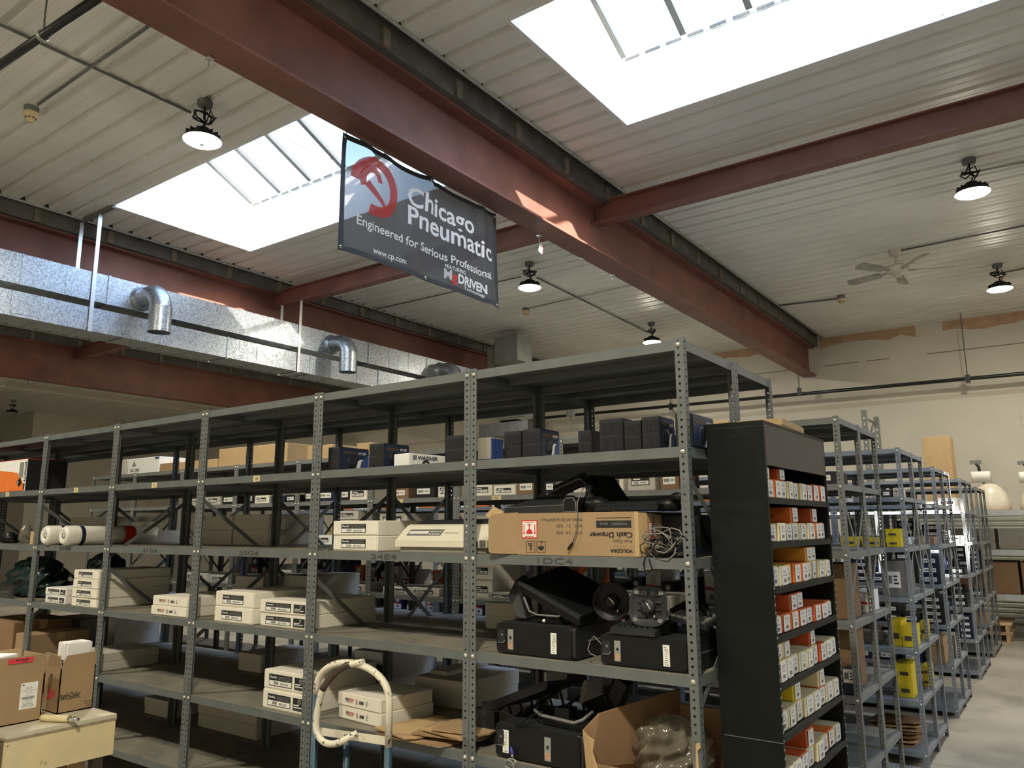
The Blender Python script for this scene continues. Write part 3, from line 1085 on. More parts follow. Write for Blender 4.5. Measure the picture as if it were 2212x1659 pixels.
SC.cycles.use_denoising = True
SC.cycles.max_bounces = 8
SC.cycles.diffuse_bounces = 5
SC.cycles.transparent_max_bounces = 16
SC.cycles.sample_clamp_indirect = 4
SC.cycles.use_light_tree = True
SC.cycles.caustics_reflective = False
SC.cycles.caustics_refractive = False
# ================================================================== RACKS
HP = 0.0245         # hole pitch of the slotted angle
AW = 0.030          # flange width
ZS = {1: [2.284, 1.921, 1.558, 1.197, .835, .473, .11],
      2: [2.255, 1.886, 1.515, 1.145, .772, .41, .055],
      3: [2.225, 1.865, 1.497, 1.138, .774, .423, .083],
      4: [2.185, 1.843, 1.477, 1.121, .767, .419, .06],
      5: [2.175, 1.815, 1.455, 1.10, .745, .40, .06],
      6: [2.140, 1.785, 1.43, 1.08, .73, .385, .06]}
X_END = -1.0105
BAY = 0.9165
ROWY = {1: (2.405, 2.905, 3.362), 2: (4.532, 5.05, 5.548), 3: (6.398, 6.93, 7.452), 4: (8.15, 8.70, 9.21), 5: (10.25, 10.80, 11.33), 6: (12.0, 12.6, 13.15)}
NB = {1: 6, 2: 9, 3: 8, 4: 6, 5: 6, 6: 5}
RMAT = {1: rack_dark, 2: rack_mid, 3: rack_blue, 4: rack_blue, 5: rack_blue, 6: rack_mid}
_post, _shelf = {}, {}


def post_mesh(row, bolts=''):
    """slotted angle post: two holed flanges, open edges, bolt heads at the shelf levels"""
    if (row, bolts) in _post:
        return _post[(row, bolts)]
    mt = RMAT[row]
    zt = ZS[row][0] + .024
    n = int(zt / HP)
    z_off = zt - n * HP
    b = MB()
    th = .0022
    r = .0047
    ns = 8
    for fl in (0, 1):
        for skin in (0, 1):
            d = 0 if skin == 0 else th
            P = (lambda a, z, d=d: (a, d, z)) if fl == 0 else (lambda a, z, d=d: (d, a, z))
            for k in range(n):
                z0, z1 = z_off + k * HP, z_off + (k + 1) * HP
                zc = (z0 + z1) / 2
                ac = AW * .55
                lo = 0 if skin == 0 else th
                hole = [(ac + r * cos(2 * pi * (j + .5) / ns), zc + r * sin(2 * pi * (j + .5) / ns)) for j in range(ns)]
                crn = [(AW, z1), (lo, z1), (lo, z0), (AW, z0)]
                vs = [P(*q) for q in hole] + [P(*q) for q in crn]
                # hole points 0..7 from angle 22.5; corners: 8 ++ , 9 -+, 10 --, 11 +-
                fs = [(0, 8, 1), (1, 8, 9, 2), (2, 9, 3), (3, 9, 10, 4), (4, 10, 5), (5, 10, 11, 6), (6, 11, 7), (7, 11, 8, 0)]
                b.add(vs, fs, mt)
            if z_off > .001:
                b.quad(P(0, 0), P(AW, 0), P(AW, z_off), P(0, z_off), mt)
        if fl == 0:
            b.quad((AW, 0, 0), (AW, th, 0), (AW, th, zt), (AW, 0, zt), mt)
            b.quad((0, 0, zt), (AW, 0, zt), (AW, th, zt), (0, th, zt), mt)
        else:
            b.quad((0, AW, 0), (th, AW, 0), (th, AW, zt), (0, AW, zt), mt)
            b.quad((0, 0, zt), (0, AW, zt), (th, AW, zt), (th, 0, zt), mt)
    for z in ZS[row]:
        if bolts == 'A':
            b.lathe([(.0085, 0), (.008, -.003), (.005, -.0052), (0, -.006)], (AW * .55, 0, z), bolt_m, 10, 'y')
        if bolts == 'B':
            b.lathe([(.0085, 0), (.008, -.003), (.005, -.0052), (0, -.006)], (0, AW * .55, z), bolt_m, 10, 'x')
    _post[(row, bolts)] = b.mesh('post')
    return _post[(row, bolts)]


def shelf_mesh(row, w, d):
    k = (row, round(w, 3), round(d, 3))
    if k in _shelf:
        return _shelf[k]
    mt = RMAT[row]
    b = MB()
    e = .0026
    x0, x1, y0, y1 = e, w - e, e, d - e
    H = .017
    b.box(x0, x1, y0, y1, H - .0015, H, mt, {'z+': dust_m} if row == 1 else None)
    for a in ((x0, x1, y0, y0 + .0012), (x0, x1, y1 - .0012, y1), (x0, x0 + .0012, y0, y1), (x1 - .0012, x1, y0, y1)):
        b.box(*a, -H, H - .0015, mt)
    b.box(x0, x1, y0, y0 + .014, -H - .0012, -H, mt)
    b.box(x0, x1, y1 - .014, y1, -H - .0012, -H, mt)
    b.box(x0 + .02, x1 - .02, d / 2 - .02, d / 2 + .02, -H * .4, H - .0015, mt)
    _shelf[k] = b.mesh('shelf')
    return _shelf[k]


ROWNAME = {1: 'front rack', 2: 'second row', 3: 'third row', 4: 'fourth row', 5: 'fifth row', 6: 'last row'}
BAYNAME = ['aisle bay', 'second bay', 'third bay', 'fourth bay', 'fifth bay', 'sixth bay', 'seventh bay', 'eighth bay', 'ninth bay']
SHNAME = ['top shelf', 'second shelf', 'third shelf', 'fourth shelf', 'fifth shelf', 'sixth shelf', 'bottom shelf']
COLN = {1: 'dark grey', 2: 'grey', 3: 'blue grey', 4: 'blue grey', 5: 'blue grey', 6: 'grey'}
UNITS = {}


def unit(row, bay, side):
    """one free-standing shelving unit: four posts, seven shelves, side braces"""
    ya, ym, yb = ROWY[row]
    y0, y1 = (ya, ym - .003) if side == 0 else (ym, yb)
    x1 = X_END - BAY * bay
    x0 = x1 - BAY + .002
    w, d = x1 - x0, y1 - y0
    lb = '%s shelving unit, %s, %s, %s' % (COLN[row], BAYNAME[bay], ROWNAME[row], 'near half' if side == 0 else 'far half')
    t = thing('shelving_unit', lb, 'shelving unit', (x0, y0, 0), 'slotted angle shelving, ' + ROWNAME[row])
    for k, (px, py, rz) in enumerate(((0, 0, 0), (w, 0, pi / 2), (w, d, pi), (0, d, 3 * pi / 2))):
        put('post', post_mesh(row, ('AB'[k % 2] if (k < 2) == (side == 0) else '')), t, (px, py, 0), (0, 0, rz))
    sh = []
    for z in ZS[row]:
        sh.append(put('shelf', shelf_mesh(row, w, d), t, (0, 0, z)))
    mt = RMAT[row]
    zs = ZS[row]
    def brace(x, za, zb):
        br = MB()
        br.bar((x, .012, za), (x, d - .012, zb), .021, .003, mt, up=(1, 0, 0))
        put('brace', br.mesh('brace'), t)
    if row == 1:
        if bay != 1 or side == 1:
            hi, mid, lo = zs[1] - .085, zs[2] - .10, zs[3] - .09
            if side == 1:
                for q, r in ((hi, mid + .05), (mid, lo)):
                    brace(w - .004, q, r)
                    brace(w - .009, r, q)
            elif bay in (2, 4):
                brace(w - .006, mid + .05, hi)
                brace(w - .006, mid, lo)
            else:
                brace(w - .006, hi, mid + .05)
                brace(w - .006, lo, mid)
    elif row <= 3 or bay < 2:
        brace(w - .004, zs[1] - .09, zs[3] + .10)
        brace(w - .009, zs[3] + .10, zs[1] - .09)
    UNITS[(row, bay, side)] = (t, sh, x0, x1, y0, y1)
    return t


for row in range(1, 7):
    for bay in range(NB[row]):
        unit(row, bay, 0)
        unit(row, bay, 1)
for side in (0, 1):
    unit(1, 6, side)
    NB[1] = 6


def zsh(row, k):
    return ZS[row][k] + .0178


# worn paper tags on the lips and chalk marks
def lip_tag(row, bay, shelf, xc, w=.052, mt=label_y, dz=0):
    t, sh, x0, x1, y0, y1 = UNITS[(row, bay, 0)]
    z = ZS[row][shelf]
    b = MB()
    rr = random.Random(int(xc * 1000))
    pts = [(xc - w / 2, -.016), (xc - w / 4, -.018), (xc + w * .1, -.015), (xc + w / 2, -.017), (xc + w / 2, .012), (xc - w / 2, .015)]
    b.prism([(x, y0 + .0024, z + q + .001 * rr.random()) for x, q in pts], (0, -.0012, 0), mt)
    b.text('2' + str(30 - bay), (xc - .015, y0 + .0010, z - .008), (1, 0, 0), (0, 0, 1), .014, ink_soft)
    b.move((-x0, -y0, -z))
    put('price_tag', b.mesh('price_tag'), sh[shelf])


for bay, px in ((4, 165), (3, 333), (2, 553), (5, 18)):
    lip_tag(1, bay, 1, at(px, 1045, Y=2.405).x)
for bay, px, s in ((3, 862, 2), (2, 1072, 2)):
    q = at(px, 1077, Y=4.532)
    for bb in range(8):
        u_ = UNITS[(2, bb, 0)]
        if u_[2] + .05 < q.x < u_[3] - .05:
            lip_tag(2, bb, 1, q.x, .085)
for row, pxs in ((3, ((1828, 1083, 1),)), (4, ((2000, 1092, 1),)), (5, ((2070, 1090, 1),))):
    for px, py, s in pxs:
        q = at(px, py, Y=ROWY[row][0])
        lip_tag(row, 0, 1, min(q.x, X_END - .1), .10, label_w)
for bay, body, px in ((0, '1DC4', 1205), (1, '24E4', 833), (2, '25G4', 540), (3, '41G4', 325), (4, '2GG4', 140)):
    t, sh, x0, x1, y0, y1 = UNITS[(1, bay, 0)]
    q = at(px, 1200, Y=y0)
    b = MB().text(body, (q.x - .09, y0 + .0012, ZS[1][2] - .011), (1, 0, 0), (0, 0, 1), .021, ink_chalk, width=.15)
    b.move((-x0, -y0, -ZS[1][2]))
    put('lettering', b.mesh('lettering'), sh[2])

# ---------------------------------------------------------------- cartons
_carton, _lab = {}, {}


def carton_mesh(w, d, h, mt, style='tuck', side=None, top=None):
    """w along x, d along y, base at z=0, front at y=0; bevelled body with flap, lid seam or tape"""
    k = (round(w, 3), round(d, 3), round(h, 3), mt.name, style, side.name if side else '', top.name if top else '')
    if k in _carton:
        return _carton[k]
    b = MB()
    c = min(.004, w * .05, h * .08)
    sd, tp = side or mt, top or mt
    # chamfered body
    x0, x1, y0, y1, z0, z1 = -w / 2, w / 2, 0, d, 0, h

    def ring(z, i):
        return [(x0 + i, y0 + c, z), (x0 + c, y0 + i, z), (x1 - c, y0 + i, z), (x1 - i, y0 + c, z), (x1 - i, y1 - c, z), (x1 - c, y1 - i, z), (x0 + c, y1 - i, z), (x0 + i, y1 - c, z)]
    rs = [ring(z0, c * .5), ring(z0 + c, 0), ring(z1 - c, 0), ring(z1, c * .5)]
    vs = [p for r in rs for p in r]
    mats_ = [sd, mt, sd, sd, sd, mt, sd, sd]
    o = len(b.v)
    b.v += [Vector(p) for p in vs]
    for a in range(3):
        for k2 in range(8):
            b.f.append((o + a * 8 + k2, o + a * 8 + (k2 + 1) % 8, o + (a + 1) * 8 + (k2 + 1) % 8, o + (a + 1) * 8 + k2))
            b.m.append(b.mi(mats_[k2] if a == 1 else tp if a == 2 else sd))
            b.sm.append(False)
    b.f += [tuple(o + q for q in range(7, -1, -1)), tuple(o + 24 + q for q in range(8))]
    b.m += [b.mi(sd), b.mi(tp)]
    b.sm += [False, False]
    if style == 'tuck':       # front tuck flap with its slit and side ears
        b.box(x0 + .004, x1 - .004, -.0016, 0, h * .10, h * .97, mt)
        b.box(x0 + .004, x1 - .004, -.0018, 0, h * .085, h * .10, grey_c)
        b.box(x1, x1 + .0012, .004, .05, .004, h - .004, mt)
    elif style == 'lid':      # separate lid over a tray
        b.box(x0 - .0018, x1 + .0018, -.0018, d + .0018, h * .45, h + .0018, mt)
    elif style == 'tape':     # two top flaps and tape strip
        b.box(x0 + .003, x1 - .003, d * .5 - .0012, d * .5 + .0012, h, h + .0008, ink_soft)
        b.box(x0 - .0008, x1 + .0008, d * .5 - .025, d * .5 + .025, h, h + .0012, card_lt)
        b.box(x0 - .0012, x0, d * .5 - .025, d * .5 + .025, h * .72, h, card_lt)
        b.box(x1, x1 + .0012, d * .5 - .025, d * .5 + .025, h * .72, h, card_lt)
    _carton[k] = b.mesh('carton')
    return _carton[k]


def lab_mesh(kind, w, h, txt=''):
    k = (kind, round(w, 3), round(h, 3), txt)
    if k in _lab:
        return _lab[k]
    b = MB()
    rr = random.Random(hash(kind) % 1000 + int(w * 1000))
    t = .0007
    X, Zv = (1, 0, 0), (0, 0, 1)

    def bars(x0, x1, z0, z1, mt=ink, fill=.5):
        x = x0
        while x < x1:
            ww = (x1 - x0) * (.012 + .03 * rr.random())
            b.box(x, min(x1, x + ww), -t - .0004, -t, z0, z1, mt)
            x += ww + (x1 - x0) * (.012 + .03 * rr.random())

    if kind == 'rotor':       # black frame and header over a white strip with bar code and number
        b.box(0, w, -t, 0, 0, h, ink)
        b.box(w * .02, w * .98, -t - .0002, -t, h * .06, h * .46, label_w)
        b.text('DuraGo', (w * .05, -t - .0002, h * .66), X, Zv, h * .20, label_w, bold=.02, width=w * .30)
        for q in (.42, .55):
            for j in range(3):
                b.box(w * q, w * (q + .10), -t - .0004, -t, h * (.58 + .11 * j), h * (.62 + .11 * j), ink_grey)
        for j in range(4):
            b.box(w * .66, w * .95, -t - .0004, -t, h * (.56 + .10 * j), h * (.585 + .10 * j), ink_grey)
        bars(w * .22, w * .42, h * .14, h * .40)
        b.text(txt or 'BR31424', (w * .52, -t - .0004, h * .15), X, Zv, h * .20, ink, width=w * .32)
    elif kind == 'seal':      # black square with rotor picture and white words
        b.box(0, w, -t, 0, 0, h, ink)
        b.lathe([(h * .10, 0), (h * .22, -.0004), (h * .22, 0)], (w * .62, -t, h * .70), ink_grey, 16, 'y')
        for fx_, fz_, fw_ in ((.08, .40, .5), (.08, .22, .30), (.42, .22, .12), (.58, .22, .30)):
            b.box(w * fx_, w * (fx_ + fw_), -t - .0004, -t, h * fz_, h * (fz_ + .09), label_w)
        b.box(w * .08, w * .85, -t - .0004, -t, h * .08, h * .10, ink_grey)
    elif kind == 'prostop':   # printed straight on the carton
        b.text('PRO', (w * .02, -t, h * .42), X, Zv, h * .36, ink, bold=.03, shear=.25, width=w * .15)
        b.text('STOP', (w * .17, -t, h * .42), X, Zv, h * .36, ink_red, bold=.03, shear=.25, width=w * .17)
        b.box(w * .02, w * .30, -t - .0002, -t, h * .28, h * .32, ink_grey)
        for j in range(5):
            b.box(w * .42, w * (.48 + .03 * rr.random()), -t, 0, h * (.2 + .14 * j), h * (.27 + .14 * j), ink_grey)
            b.box(w * .80, w * (.84 + .05 * rr.random()), -t, 0, h * (.2 + .14 * j), h * (.25 + .14 * j), ink_grey)
        bars(w * .56, w * .72, h * .30, h * .70, ink_soft)
    elif kind == 'small':     # white sticker with code and number
        b.box(0, w, -t, 0, 0, h, label_w)
        bars(w * .1, w * .45, h * .25, h * .75)
        for j in range(3):
            b.box(w * .55, w * (.75 + .15 * rr.random()), -t - .0003, -t, h * (.22 + .22 * j), h * (.32 + .22 * j), ink)
    elif kind == 'strip':     # dark strip sticker with white window
        b.box(0, w, -t, 0, 0, h, ink)
        b.box(w * .04, w * .96, -t - .0002, -t, h * .08, h * .52, label_w)
        bars(w * .15, w * .4, h * .16, h * .44)
        bars(w * .5, w * .85, h * .2, h * .40)
        b.box(w * .1, w * .5, -t - .0003, -t, h * .66, h * .82, label_w)
    elif kind == 'padstop':   # brake pad carton face
        b.box(0, w, -t, 0, 0, h, navy_c)
        b.prism([(w * .45, -t, 0), (w, -t, 0), (w, -t, h * .8)], (0, -.0003, 0), blue_c)
        b.lathe([(h * .14, 0), (h * .30, -.0004), (h * .30, 0)], (w * .42, -t, h * .36), black_c, 18, 'y')
        b.prism([(w * .55, -t - .0006, 0), (w * .68, -t - .0006, 0), (w * .74, -t - .0006, h * .42), (w * .82, -t - .0006, h * .50), (w * .70, -t - .0006, h * .52), (w * .62, -t - .0006, h * .42)], (0, -.0002, 0), label_w)
        b.text('PERFECT', (w * .10, -t - .0003, h * .74), X, Zv, h * .11, gold_ink, bold=.02, width=w * .45)
        b.text('STOP', (w * .62, -t - .0008, h * .74), X, Zv, h * .11, label_w, bold=.02, width=w * .28)
    elif kind == 'slats':     # ribbed dark end of a stack of pad boxes
        for i in range(2):
            for j in range(int(w / .006)):
                b.box(.004 + j * .006, .007 + j * .006, -t, 0, h * (.05 + .48 * i), h * (.42 + .48 * i), dark_pl)
    elif kind == 'filter':    # end panel of a filter box: big number and bar code
        b.box(0, w, -t, 0, 0, h, label_w)
        b.text(txt or '35-41', (w * .20, -t, h * .50), X, Zv, h * .10, ink, width=w * .58)
        bars(w * .28, w * .72, h * .16, h * .36, ink_grey)
        for j in range(3):
            b.box(w * .2, w * (.6 + .2 * rr.random()), -t - .0003, -t, h * (.70 + .07 * j), h * (.725 + .07 * j), ink_grey)
    elif kind == 'number':    # dark box end with white tag
        b.box(0, w, -t, 0, 0, h, label_w)
        b.box(w * .08, w * .5, -t - .0003, -t, h * .3, h * .7, ink_grey)
        b.box(w * .6, w * .9, -t - .0003, -t, h * .4, h * .6, ink_grey)
    elif kind == 'oval':      # blue and red swoosh panel
        b.box(0, w, -t, 0, 0, h * .45, label_w)
        b.lathe([(0, -.0004), (w * .26, -.0004), (w * .26, 0)], (w * .5, -t, h * .74), label_w, 16, 'y')
        b.prism([(0, -t, h * .45), (w, -t, h * .38), (w, -t, h * .50), (0, -t, h * .54)], (0, -.0003, 0), red_c)
        bars(w * .35, w * .65, h * .1, h * .3)
    _lab[k] = b.mesh('label_' + kind)
    return _lab[k]


def carton(name, label, cat, x, y, z, w, d, h, mt, style='tuck', labs=(), group=None, rz=0.0, side=None, top=None):
    """labs: (kind, x offset from left front edge, z offset, w, h, text)"""
    o = put(name, carton_mesh(w, d, h, mt, style, side, top), None, (x, y, z + .0006), (0, 0, rz))
    tag(o, label, cat, group)
    for L in labs:
        kind, lx, lz, lw, lh = L[:5]
        tx = L[5] if len(L) > 5 else ''
        put('label', lab_mesh(kind, lw, lh, tx), o, (-w / 2 + lx, -.0022, lz))
    return o


def span(pxl, pxr, pyt, y, zb):
    """x range and height of a box front standing at depth y on height zb"""
    a, b = at(pxl, pyt, Y=y), at(pxr, pyt, Y=y)
    return a.x, b.x, at((pxl + pxr) / 2, pyt, Y=y).z - zb


def stack(pxl, pxr, pyt, row, shelf, y, d, n, mt, labs, base_label, where, name='rotor_box', cat='box', group='brake rotor boxes', style='tuck', jig=.006, rz=0.0, texts=None):
    zb = zsh(row, shelf)
    x0, x1, H = span(pxl, pxr, pyt, y, zb)
    for bb in range(8):
        u_ = UNITS.get((row, bb, 0))
        if u_ and u_[2] < (x0 + x1) / 2 < u_[3]:
            x0, x1 = max(x0, u_[2] + .014), min(x1, u_[3] - .014)
    w, h = x1 - x0, H / n
    rr = random.Random(int(pxl * 7 + shelf))
    pos = ['bottom', 'top'] if n == 2 else (['bottom', 'second', 'third', 'top'] if n == 4 else (['bottom', 'middle', 'top'] if n == 3 else ['only']))
    for k in range(n):
        ll = []
        for L in labs:
            kind, fx, fz, fw, fh = L[:5]
            ll.append((kind, fx * w, fz * h, fw * w, fh * h, L[5] if len(L) > 5 else ''))
        lb = ('%s, %s %s' % (base_label, pos[k], where)) if n > 1 else '%s %s' % (base_label, where)
        carton(name, lb, cat, (x0 + x1) / 2 + jig * (rr.random() - .5), y + jig * rr.random(), zb + k * (h + .0003), w, d, h - .0008, mt, style, ll, group, rz + .03 * (rr.random() - .5))


ROT = (('rotor', .20, .20, .55, .58),)
ROT2 = (('rotor', .13, .20, .55, .60), ('seal', .74, .18, .24, .62))
PRO = (('prostop', .18, .18, .62, .60),)
# ====================================================== FRONT RACK CONTENTS
def put_side_label(o, x, lab, ly, lz):
    put('label', lab, o, (x + .0022, ly, lz), (0, 0, pi / 2))


def pad(pxl, pxr, pyt, pxs, label, shelf=1, y=2.43, mt=black_c, front='slats', sidek='padstop', name='brake_pad_box', group='brake pad boxes', side=None):
    zb = zsh(1, shelf)
    x0, x1, h = span(pxl, pxr, pyt, y, zb)
    w = x1 - x0
    d = max(.08, min(.42, at(pxs, pyt + 20, X=x1).y - y)) if pxs else .2
    o = carton(name, label, 'box', (x0 + x1) / 2, y, zb, w, d, h, mt, 'plain', [(front, .004, .004, w - .008, h - .008)] if front else [], group, 0, side=side)
    if sidek:
        put_side_label(o, w / 2, lab_mesh(sidek, d - .01, h - .01), .005, .005)
    return o


pad(1031, 1062, 946, 1087, 'grey ended blue brake pad box, first right of the double post on second shelf', mt=beige_dk, front=None, sidek=None, side=blue_c)
pad(1088, 1124, 932, 1140, 'black brake pad box between the blue box and the taller printed box', sidek=None, y=2.47)
pad(1128, 1166, 927, 1208, 'tall black brake pad box whose blue printed side faces the aisle, beside dark inner post')
pad(1248, 1276, 930, 1296, 'smallest black brake pad box, standing alone before the row of three', sidek=None)
pad(1293, 1344, 905, 1358, 'first of three black brake pad boxes standing together near the end post', sidek=None)
pad(1347, 1383, 909, 1396, 'middle one of three black brake pad boxes near the end post', sidek=None)
pad(1385, 1423, 900, 1456, 'last of three black brake pad boxes, blue printed side, near the end post')
pad(1457, 1493, 893, 1540, 'big black brake pad box standing right behind the end post', sidek='padstop', y=2.45)
pad(709, 733, 966, 797, 'long black brake pad box with white word, at the aisle-far end of its shelf', y=2.44)
pad(797, 828, 958, 884, 'black brake pad box behind the white box with the short bar emblem', y=2.44)
pad(962, 1003, 941, 1020, 'black ribbed brake pad box tucked against the double post in second bay', sidek=None)
# white brake box lying at an angle in front of the black ones
zb = zsh(1, 1)
q0, q1 = at(866, 1000, Y=2.43), at(924, 1000, Y=2.62)
o = carton('brake_pad_box', 'white brake pad box lying askew with dark lettering on second shelf', 'box', q0.x - .03, 2.462, zb, .10, .22, .055, white_b, 'plain', [], 'brake pad boxes', -.10)
lb = MB().text('WAGNER', (.0512, .05, .030), (0, 1, 0), (0, 0, 1), .016, navy_c, bold=.02, width=.12)
for k in range(3):
    lb.box(.0508, .0514, .025 + k * .007, .029 + k * .007, .028, .048, navy_c)
lb.lathe([(.016, -.0002), (.026, 0), (.026, .0004), (.016, .0004)], (.0512, .10, .004), ink, 16, 'x')
put('lettering', lb.mesh('lettering'), o)
# blue pad carton on the back unit at the very end
x1 = X_END - .03
o = carton('brake_pad_box', 'dark blue brake pad box high behind the black display, on the rear unit', 'box', x1 - .10, 2.96, zsh(1, 1), .18, .33, .115, navy_c, 'plain', [], 'brake pad boxes', 0, side=navy_c)
put_side_label(o, .09, lab_mesh('padstop', .20, .10), .10, .006)

# rotor cartons
stack(720, 815, 1125, 1, 2, 2.43, .36, 2, white_c, ROT, 'cream rotor box with black framed label', 'of the pair beside the beige printer')
stack(466, 546, 1279, 1, 3, 2.43, .40, 2, white_c, ROT, 'cream rotor box with one label', 'of the first pair in third bay')
stack(562, 662, 1298, 1, 3, 2.44, .44, 2, white_c, ROT2, 'cream rotor box with two black labels', 'of pair against post, fourth shelf')
stack(569, 660, 1452, 1, 4, 2.43, .44, 2, white_c, ROT2, 'cream rotor box with two black labels', 'of the pair on the fifth shelf')
stack(329, 405, 1289, 1, 3, 2.43, .34, 2, white_c, PRO, 'cream rotor box with red print', 'of the pair in fourth bay')
stack(98, 141, 1270, 1, 3, 2.42, .22, 2, white_b, ROT2, 'small white labelled rotor box', 'of the pair beside the green film')
stack(160, 213, 1232, 1, 3, 2.41, .46, 4, white_c, ROT, 'white rotor box with worn flap', 'of the four stacked by green film', jig=.012)
stack(719, 822, 1504, 1, 4, 2.47, .30, 2, white_c, PRO, 'flat white rotor box', 'of the skewed pair behind the hand truck', rz=-.10, jig=.02)
# white cartons deep on the rear unit, shade put in as grey
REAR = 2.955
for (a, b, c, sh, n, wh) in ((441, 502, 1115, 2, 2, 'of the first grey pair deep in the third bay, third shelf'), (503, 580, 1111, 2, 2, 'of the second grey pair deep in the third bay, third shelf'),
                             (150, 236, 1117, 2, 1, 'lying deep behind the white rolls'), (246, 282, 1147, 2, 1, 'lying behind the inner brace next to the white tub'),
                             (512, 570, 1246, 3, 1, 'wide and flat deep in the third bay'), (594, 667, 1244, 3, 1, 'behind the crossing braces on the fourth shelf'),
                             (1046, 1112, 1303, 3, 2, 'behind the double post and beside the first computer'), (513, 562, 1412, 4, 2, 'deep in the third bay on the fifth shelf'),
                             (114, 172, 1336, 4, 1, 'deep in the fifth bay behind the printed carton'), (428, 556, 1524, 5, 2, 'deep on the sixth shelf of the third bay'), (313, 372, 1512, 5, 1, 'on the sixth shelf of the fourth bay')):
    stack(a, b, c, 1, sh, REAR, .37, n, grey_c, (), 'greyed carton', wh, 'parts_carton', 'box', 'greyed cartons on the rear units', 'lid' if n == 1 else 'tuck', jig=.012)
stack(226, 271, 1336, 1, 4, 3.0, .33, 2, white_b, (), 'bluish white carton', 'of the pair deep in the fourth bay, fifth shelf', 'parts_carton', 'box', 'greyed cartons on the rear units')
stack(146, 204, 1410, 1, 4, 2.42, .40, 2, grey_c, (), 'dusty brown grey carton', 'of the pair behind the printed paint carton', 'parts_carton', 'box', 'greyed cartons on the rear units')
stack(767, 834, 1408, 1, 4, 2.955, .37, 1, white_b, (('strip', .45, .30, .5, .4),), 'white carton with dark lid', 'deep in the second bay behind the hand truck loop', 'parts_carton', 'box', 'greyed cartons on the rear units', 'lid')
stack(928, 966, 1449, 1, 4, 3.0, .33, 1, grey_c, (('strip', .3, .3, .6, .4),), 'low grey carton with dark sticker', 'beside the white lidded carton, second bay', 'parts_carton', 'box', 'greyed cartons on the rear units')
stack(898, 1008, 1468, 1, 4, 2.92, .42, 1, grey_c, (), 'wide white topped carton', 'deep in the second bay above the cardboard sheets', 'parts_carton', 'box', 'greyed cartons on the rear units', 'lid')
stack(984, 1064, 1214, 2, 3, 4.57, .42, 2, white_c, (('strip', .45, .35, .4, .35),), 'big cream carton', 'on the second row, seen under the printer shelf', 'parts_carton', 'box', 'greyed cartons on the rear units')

# white tub with lid
p = at(313, 1180, Y=3.05)
t = thing('plastic_tub', 'white plastic tub with square lid behind the inner braces, fourth bay', 'tub', (p.x, 3.05, zsh(1, 2)))
zb = zsh(1, 2) + .0006
part('tub', MB().lathe([(0, 0), (.070, 0), (.076, .05), (.078, .052), (.078, .06), (.074, .062), (.080, .115), (0, .115)], (p.x, 3.05, zb), white_b, 20), t)
part('lid', MB().rbox(p.x - .08, p.x + .075, 2.98, 3.12, zb + .116, zb + .150, .01, white_c), t)

# --- the beige line printer
y0 = 2.442
zb = zsh(1, 2) + .0006
xa, xb = at(853, 1190, Y=y0).x, at(1051, 1190, Y=y0).x
zt = at(870, 1133, Y=y0 + .06).z
t = thing('line_printer', 'beige desktop printer with grey key panel between rotor boxes and cardboard box', 'printer', ((xa + xb) / 2, y0, zb))
h = zt - zb
part('base', MB().box(xa + .02, xb - .012, y0 + .012, y0 + .33, zb, zb + .022, beige_dk), t)
bd = MB()
pf = [(y0, zb + .022), (y0, zb + .048), (y0 + .012, zb + .056), (y0 + .075, zb + h - .006), (y0 + .095, zb + h), (y0 + .22, zb + h), (y0 + .345, zb + h - .02), (y0 + .345, zb + .022)]
bd.prism([(xa, a, b) for a, b in pf], (xb - xa, 0, 0), beige_pl)
part('body', bd, t)
n_ = Vector((0, -(h - .062), .063)).normalized()
u_, v_ = Vector((1, 0, 0)), Vector((0, .063, h - .062)).normalized()
o_ = Vector((xa + .04, y0 + .022, zb + .056 + .010 * (h - .062) / .063))
pn = MB()
pn.obox(o_ + v_ * .004, u_ * .19, v_ * .040, n_ * .0012, grey_pl)
for k in range(7):
    pn.obox(o_ + v_ * .014 + u_ * (.010 + .0155 * k) + n_ * .0012, u_ * .012, v_ * .016, n_ * .002, label_w)
for r in range(2):
    for k in range(4):
        pn.obox(o_ + v_ * (.010 + .016 * r) + u_ * (.125 + .0155 * k) + n_ * .0012, u_ * .009, v_ * .005, n_ * .0008, label_w)
part('key_panel', pn, t)
part('lettering', MB().text('MICROLINE 320', o_ + u_ * .205 + v_ * .018 + n_ * .0008, u_, v_, .0075, ink_grey, width=.07), t)
part('cover', MB().prism([(xa + .03, y0 + .10, zb + h), (xa + .05, y0 + .13, zb + h + .018), (xa + .05, y0 + .27, zb + h + .022), (xa + .03, y0 + .31, zb + h)], (xb - xa - .06, 0, 0), dark_pl), t)
vt = MB()
for k in range(10):
    vt.box(xb, xb + .0012, y0 + .06, y0 + .24, zb + .030 + .007 * k, zb + .033 + .007 * k, grey_pl)
    vt.box(xb - .034, xb - .004, y0 - .0012, y0, zb + .024 + .0028 * k, zb + .0254 + .0028 * k, grey_pl)
part('vent', vt, t)
part('sticker', MB().box(xb - .062, xb - .044, y0 - .0008, y0, zb + .024, zb + .044, blue_c), t)

